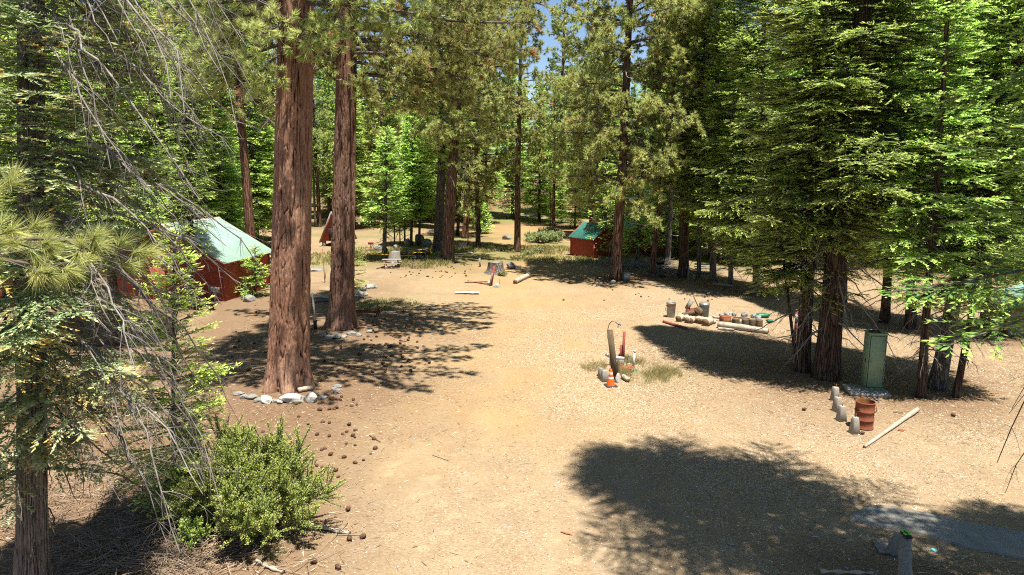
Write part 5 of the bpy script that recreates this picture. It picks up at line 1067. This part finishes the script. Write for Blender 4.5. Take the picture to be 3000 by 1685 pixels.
r = thing('tree_stump', q, 'large sawn stump with ragged bark in the middle of the clearing', 'stump'); mb.build('bark', M['bark_pale'], r); mb = MB(); mb.tube([(0, 0, .80), (0, 0, .85)], .46, 30); mb.build('cut_top', M['wood_grey'], r)
def post(p, topp, w, mat, label, name='wooden_post'):
    q = gp(*p); t_ = atY(topp[0], topp[1], q.y) - q; r = thing(name, q, label, 'post'); mb = MB(); mb.tube([(0, 0, -.08), t_], w / 2, 6 if mat != 'red_post' else 4); mb.build('post', M[mat], r); return r
post((1438, 838), (1448, 780), .16, 'red_post', 'leaning red post in front of the sawn stump', 'red_post'); post((1434, 838), (1443, 800), .13, 'wood_grey', 'short grey board leaning behind the red post'); post((1407, 782), (1405, 757), .15, 'wood_grey', 'short grey post left of the sawn stump')
post((1464, 840), (1464, 817), .04, 'rust', 'thin rusty stake between the pale stones', 'iron_stake'); post((1371, 722), (1371, 697), .10, 'red_post', 'small red post behind the white box', 'red_post'); post((952, 829), (945, 730), .05, 'rust', 'tall thin rusty pole between the giant pines', 'iron_pole')
post((951, 825), (957, 778), .05, 'wood_grey', 'thin grey stick leaning on the tall rusty pole'); post((924, 940), (915, 858), .11, 'white_dirty', 'leaning white plastic pipe between the giant pines', 'white_pipe'); q = gp(924, 964); r = thing('pipe_sleeve', q, 'black sleeve at the foot of the leaning white pipe', 'pipe'); mb = MB(); mb.tube([(0, 0, 0), (0, 0, .38)], .085, 12); mb.build('sleeve', M['black'], r); mb = MB(); mb.tube([(0, 0, .36), (0, 0, .40)], .10, 12); mb.build('collar', M['rubber'], r)
for i, (p_, s_, l_) in enumerate((((1435, 836), .26, 'white stone at the foot of the leaning red post'), ((1456, 842), .24, 'pale stone right of the leaning red post'), ((1497, 787), .5, 'grey rock right of the sawn stump'), ((1517, 790), .26, 'small white stone right of the grey rock'))): rock(p_, s_, s_ * .8, s_ * .7, 110 + i, l_, 'rock_pale' if i != 2 else 'rock')
log(gp(1361, 829) + Vector((0, 0, .05)), gp(1428, 829) + Vector((0, 0, .12)), .05, .06, 'long thin reddish plank lying left of the leaning red post', 'wood_plank', ends=False, n=4); log(gp(1370, 826) + Vector((0, .1, .05)), gp(1425, 834) + Vector((0, 0, .05)), .05, .05, 'second thin plank crossing the long reddish one', 'red_post', ends=False, n=4)
log(gp(1509, 832) + Vector((0, 0, .16)), gp(1551, 811) + Vector((0, 0, .16)), .16, .17, 'short thick bleached log lying right of the stump', 'wood_pale', seed=22); q = gp(1547, 808); log(q + Vector((0, 0, .1)), q + Vector((0, 0, .7)), .12, .12, 'upright pale log end behind the bleached log', 'wood_pale', 'log_piece', seed=23)
a_, b_ = gp(1333, 860), gp(1403, 862); L_ = (b_ - a_).length; xs = np.linspace(0, L_, 30); ys = np.linspace(-.32, .32, 7); X_, Y_ = np.meshgrid(xs, ys); Z_ = .05 + .07 * fbm(X_ * 2.2, Y_ * 3, 0, 3); V = np.stack([X_, Y_ + .05 * np.sin(X_ * 4), Z_], -1).reshape(-1, 3); i = np.arange(V.shape[0]).reshape(X_.shape); Q = np.stack([i[:-1, :-1], i[:-1, 1:], i[1:, 1:], i[1:, :-1]], -1).reshape(-1, 4); mb = MB(); mb.add(V, Q); mb.add(V - np.array([0, 0, .03]), Q[:, ::-1]); tag(mb.build('white_sheet', M['white'], None, a_), 'crumpled white sheet lying flat in the middle of the clearing', 'sheet')
q = gp(1356, 727); r = thing('white_box', q, 'low white box in the grass right of the plated pine', 'box', .1); mb = MB(); mb.box((0, 0, .2), (.66, .45, .38), bev=.03); mb.build('box', M['white'], r); mb = MB(); mb.box((0, 0, .40), (.70, .49, .05), bev=.01); mb.build('lid', M['white'], r)
# junk by the second giant pine
q = gp(935, 884); r = thing('board_stack', q, 'untidy stack of grey-blue boards between the two giant pines', 'boards')
for i, (x, y, z, l, a) in enumerate(((0, 0, .05, 1.9, .15), (.1, .12, .12, 1.6, -.1), (-.1, .05, .19, 1.7, .3), (.2, -.1, .26, 1.4, .05), (.05, .1, .33, 1.2, -.35))): mb = MB(); mb.box((x, y, z), (l, .16, .05), rz=a, ry=.03 * i); mb.build('board', M[('wood_grey', 'metal_blue', 'wood_grey', 'metal_blue', 'white_dirty')[i]], r)
q = gp(1072, 925); r = thing('rusty_bench', q, 'rusty dark metal bench frame lying right of the second giant pine', 'bench frame', -.1)
mb = MB(); [mb.tube([(-.9, y, .25), (.8, y, .2)], .035, 5) for y in (-.25, .0, .25)]; mb.build('rail', M['rust'], r); mb = MB(); [mb.tube([(x, -.28, .0), (x + .1, 0, .42), (x, .28, .0)], .03, 5) for x in (-.7, .6)]; mb.build('leg_frame', M['black'], r); mb = MB(); mb.tube([(.6, .1, .2), (1.1, .1, .55)], .05, 5); mb.build('arm', M['rust_in'], r)
for i, (p_, s_) in enumerate((((1063, 852), .3), ((1080, 847), .38), ((1096, 845), .34), ((1050, 863), .3), ((1058, 873), .22), ((1070, 866), .2))): rock(p_, s_, s_ * .8, s_ * .6, 120 + i, f'grey-white stone, {ORD[i]} of the heap by the small dark fir', 'rock_pale' if i % 2 else 'rock', 'stone heap by the small dark fir')
for i, (p_, s_) in enumerate((((985, 992), .22), ((1005, 990), .17), ((962, 994), .2), ((1028, 982), .18), ((1050, 985), .16), ((1082, 975), .15), ((945, 985), .14))): rock(p_, s_ * 1.3, s_, s_ * .6, 130 + i, f'stone, {ORD[i]} of the scattered row before the second giant pine', 'rock', 'stones before the second giant pine')
bd = [((697, 1158), .16), ((712, 1166), .14), ((735, 1170), .20), ((757, 1176), .16), ((775, 1180), .26), ((800, 1180), .14), ((818, 1181), .16), ((852, 1181), .36), ((880, 1172), .15), ((911, 1180), .23), ((945, 1168), .13), ((986, 1152), .17), ((990, 1135), .14), ((978, 1142), .12)]
for i, (p_, s_) in enumerate(bd): rock(p_, s_ * (1.3 if i != 9 else 1.05), s_ * .8, s_ * (.5 if i != 9 else .95), 150 + i, f'pale granite stone, {ordinal(i)} from left in the border below the nearest giant pine' if i != 9 else 'biggest whitest stone of the border below the nearest giant pine', 'rock_pale' if i in (4, 6, 7, 9) else 'rock', 'granite border below the nearest giant pine')
for i, (p_, sx) in enumerate((((815, 1148), 1), ((832, 1147), 1.0), ((850, 1145), 1), ((873, 1151), 1.0))): q = gp(*p_); log(q + Vector((0, 0, .09)), q + Vector((.12 + .1 * i, .32, .10)), .09, .085, f'small cut log at the foot of the nearest giant pine, {ORD[i]} from left', 'wood_pale' if i > 1 else 'wood_post', 'log_piece', group='small cut logs under the giant pine', seed=40 + i)
log(gp(893, 1541) + Vector((0, 0, .05)), gp(1024, 1567) + Vector((0, 0, .045)), .035, .045, 'pale peeled stick lying right of the foreground shrub', 'wood_pale', 'stick', cat='stick', seed=50, bumps=.3); log(gp(985, 1569) + Vector((0, 0, .02)), gp(1058, 1569) + Vector((0, 0, .02)), .012, .008, 'very thin straw-coloured stick below the peeled stick', 'wood_plank', 'stick', cat='stick', ends=False)
log(gp(1083, 1278) + Vector((0, 0, .02)), gp(1114, 1297) + Vector((0, 0, .02)), .022, .012, 'short dark twig on the sunlit ground in mid foreground', 'wood_post', 'stick', cat='stick', ends=False); log(gp(1268, 1335) + Vector((0, 0, .02)), gp(1316, 1352) + Vector((0, 0, .02)), .016, .01, 'thin pale curved twig on the sunlit ground', 'wood_plank', 'stick', cat='stick', ends=False)
log(gp(2400, 1680) + Vector((0, 0, .04)), gp(2560, 1684) + Vector((0, 0, .04)), .035, .03, 'pale stick at the bottom edge in the shade left of the log rail', 'wood_pale', 'stick', cat='stick', bumps=.5); log(gp(750, 1650) + Vector((0, 0, .04)), gp(828, 1682) + Vector((0, 0, .04)), .04, .035, 'peeling stick at the bottom edge below the shrub', 'wood_pale', 'stick', cat='stick', bumps=.4)
# cabin surroundings
q = gp(631, 889); r = thing('speed_sign', q, 'small weathered wooden sign on a white stake before the big cabin', 'sign', R(-14)); mb = MB(); mb.box((0, 0, .38), (.10, .05, .85), ry=.06); mb.build('stake', M['white_dirty'], r)
mb = MB(); mb.box((.05, -.04, .82), (.62, .035, .34), ry=.03); bo = mb.build('board', M['wood_plank'], r)
for tx, z in (('5 MPH', .85), ('PLEASE', .70)):
    cu = bpy.data.curves.new('lettering', 'FONT'); cu.body = tx; cu.size = .165; cu.align_x = 'CENTER'; cu.extrude = .003; cu.offset = .004; cu.materials.append(M['white']); o = bpy.data.objects.new('lettering', cu); COL.objects.link(o); dg = bpy.context.evaluated_depsgraph_get(); me_ = bpy.data.meshes.new_from_object(o.evaluated_get(dg)); bpy.data.objects.remove(o); o = link('lettering', me_, bo, (.05, -.062, z)); o.rotation_euler = (R(90), 0, 0)
q = gp(590, 908); r = thing('wooden_bench', q, 'low dark plank bench in front of the big cabin', 'bench', R(-8)); mb = MB(); mb.box((0, 0, .40), (1.7, .32, .06)); mb.build('seat', M['wood_post'], r)
for x in (-.65, .65): mb = MB(); mb.box((x, 0, .19), (.1, .28, .38)); mb.build('leg', M['wood_post'], r)
rock((726, 884), .42, .35, .30, 170, 'grey mossy rock between the big cabin and the giant pine')
log(gp(598, 884) + Vector((0, 0, .04)), gp(622, 878) + Vector((0, 0, .05)), .04, .04, 'salmon-red board end on the ground left of the sign', 'red_post', ends=False, n=4)

# ------------------------------------------------------------------ pine cones
def conemesh():
    n, k = 9, 9; V = []; Fq = []
    for i in range(k):
        t = i / (k - 1); r0 = .052 * math.sin(math.pi * (t * .86 + .10))**.8
        for j in range(n): a = (j + .5 * (i % 2)) * 6.283 / n; r = r0 * (1.25 if (j + i) % 2 else .72); V.append((r * math.cos(a), r * math.sin(a), t * .15 - .01 * ((j + i) % 2)))
    Fq = [(i * n + j, i * n + (j + 1) % n, (i + 1) * n + (j + 1) % n, (i + 1) * n + j) for i in range(k - 1) for j in range(n)]
    return mesh('pine_cone', V, [np.array(Fq), np.array([list(range(n))[::-1], list(range((k - 1) * n, k * n))])], M['cone_brown'])
CM = conemesh(); gc = np.random.default_rng(3)
def cones(n, fn, label, group):
    for _ in range(n):
        px, py = fn(); q = gp(px, py); s = gc.uniform(.6, 1.2); o = link('pine_cone', CM, None, q + Vector((0, 0, .03 * s))); o.scale = (s,) * 3; o.rotation_euler = (gc.uniform(1.1, 2.0), 0, gc.uniform(0, 6.28)); tag(o, label, 'pine cone', group)
cones(120, lambda: (gc.normal(1130, 85), 905 + 190 * gc.random()**.8), 'brown pine cone lying in the shade right of the giant pines', 'pine cones in the shade right of the giant pines')
cones(52, lambda: (gc.normal(980, 70), gc.uniform(1165, 1400)), 'brown pine cone on sunlit ground behind the large foreground shrub', 'pine cones on sunlit ground by the foreground shrub')
cones(46, lambda: (gc.normal(1265, 75), gc.uniform(775, 815)), 'pine cone on the mound between picnic table and stump', 'pine cones on the mound by the plated pine')
cones(40, lambda: (gc.uniform(680, 900), gc.uniform(880, 1090)), 'pine cone left of the giant pines, in front of the big cabin', 'pine cones before the big cabin')
cones(30, lambda: (gc.uniform(1650, 2140), gc.uniform(812, 885)), 'pine cone on open ground near the leaning pine', 'pine cones near the leaning pine')
for p_, l_ in (((2350, 1203), 'lone pine cone left of the concrete piers'), ((2799, 1222), 'lone pine cone right of the long peeled pole'), ((1072, 1575), 'pine cone right of the peeled stick'), ((1019, 1582), 'pine cone just below the peeled stick'), ((1020, 1493), 'pine cone between the shrub and the open ground'), ((928, 1652), 'pine cone nearest the bottom edge left of centre'), ((996, 1672), 'largest near pine cone at the bottom edge'), ((2530, 1272), 'pine cone at the foot of the rusty barrel')):
    q = gp(*p_); o = link('pine_cone', CM, None, q + Vector((0, 0, .05))); o.rotation_euler = (1.4, 0, gc.uniform(0, 6)); tag(o, l_, 'pine cone')

# ------------------------------------------------------------------ litter, grass
def scatter_pts(n, x0, x1, y0, y1, g): return g.uniform(x0, x1, n), y0 + (y1 - y0) * g.random(n)**1.5
def litter():
    g = np.random.default_rng(21); x, y = scatter_pts(420000, -13, 22, 11.5, 44, g)
    duff, chips, grass, gold, track = masks(x, y); keep = g.random(len(x)) < np.clip(chips * (.35 + .9 * sstep(-1, 4, x)), .05, 1) * sstep(46, 26, y); x, y = x[keep], y[keep]; n = len(x)
    P = np.stack([x, y, ground(x, y) + .03 * (fbm(x * 1.7, y * 1.7, 2, 3) - .5) + .006], -1); az = g.random(n) * 6.283; D = norm(np.stack([np.cos(az), np.sin(az), g.normal(0, .22, n)], -1)); NN = norm(np.array([0, 0, 1.]) + g.normal(0, .35, (n, 3)))
    L = g.uniform(.015, .045, n) * (1 + .02 * y); V, Fq = kites(P, D, NN, L, L * g.uniform(.3, .6, n), 0); t = np.clip(g.beta(1.6, 1.3, n), 0, 1)
    tag(link('wood_chips', mesh('wood_chips', V, Fq, M['bark_chip'], np.repeat(t, 4))), 'pale wood chips strewn over the clearing', 'wood chips', None, 'stuff')
    # fallen needles and twiglets under the trees
    x, y = scatter_pts(60000, -14, 24, 11, 40, g); duff = masks(x, y)[0]; keep = g.random(len(x)) < duff * .9 + .03; x, y = x[keep], y[keep]; n = len(x)
    P = np.stack([x, y, ground(x, y) + .012], -1); az = g.random(n) * 6.283; D = np.stack([np.cos(az), np.sin(az), 0 * az + .04], -1); L = g.uniform(.06, .28, n); V, Fq = kites(P, D, norm(np.array([0, 0, 1.]) + g.normal(0, .3, (n, 3))), L, L * .07 + .004, 0)
    tag(link('needle_litter', mesh('needle_litter', V, Fq, M['bark_chip'], np.repeat(g.beta(1.2, 2.2, n), 4))), 'brown fallen needles and twiglets beneath the trees', 'needle litter', None, 'stuff')
litter()
def grass(name, label, spots, n, hh, tlo, thi, seed, w=.012):
    g = np.random.default_rng(seed); X = []; 
    for (px, py, r, wt) in spots:
        q = gp(px, py); k = int(n * wt); rr = r * np.sqrt(g.random(k)); a = g.random(k) * 6.283; cl = fbm(rr * np.cos(a) * 2 + px, rr * np.sin(a) * 2, 0, 2); kk = g.random(k) < .9 * sstep(.42, .68, cl) + .05; X.append(np.stack([q.x + rr * np.cos(a), q.y + rr * np.sin(a), np.full(k, math.hypot(q.y, 8) / 27)], -1)[kk])
    X = np.concatenate(X); m = len(X); P = np.stack([X[:, 0], X[:, 1], ground(X[:, 0], X[:, 1])], -1); az = g.random(m) * 6.283; D = norm(np.stack([np.cos(az) * .35, np.sin(az) * .35, np.ones(m)], -1) + g.normal(0, .12, (m, 3)))
    L = hh * g.uniform(.4, 1.15, m); V, Fq = kites(P, D, np.stack([np.sin(az), -np.cos(az), 0 * az], -1), L, w * X[:, 2], 0)
    V[2::4] += np.stack([np.cos(az), np.sin(az), -.3 + 0 * az], -1) * (L * .15)[:, None]
    tag(link(name, mesh(name, V, Fq, M['grass_dry'], np.repeat(g.uniform(tlo, thi, m), 4))), label, 'grass', None, 'stuff')
grass('dry_grass', 'straw-coloured grass clump around the utility post and hose', [(1895, 1095, 1.35, 1), (1860, 1060, .5, .2), (1740, 1080, .5, .15), (1820, 1100, .4, .15)], 7000, .34, .35, 1, 1, .014)
grass('meadow_grass', 'yellow-green grass tufts around the trailer and white box', [(1190, 748, 3.5, .5), (1390, 732, 3.0, .6), (1250, 772, 2.4, .4), (1100, 742, 4, .4), (960, 760, 4, .4), (1580, 735, 3.5, .5), (1560, 760, 2, .2), (1660, 765, 2.5, .25), (1750, 768, 2.0, .2)], 9000, .36, .1, .85, 2, .03)
grass('green_grass', 'thin green grass in the shade right of the second giant pine', [(1140, 895, 1.8, 1), (1095, 905, 1.0, .4), (830, 1190, .6, .1), (500, 1330, 1.2, .5), (780, 1620, .5, .2)], 2600, .22, 0, .45, 3, .014)
build_ground()
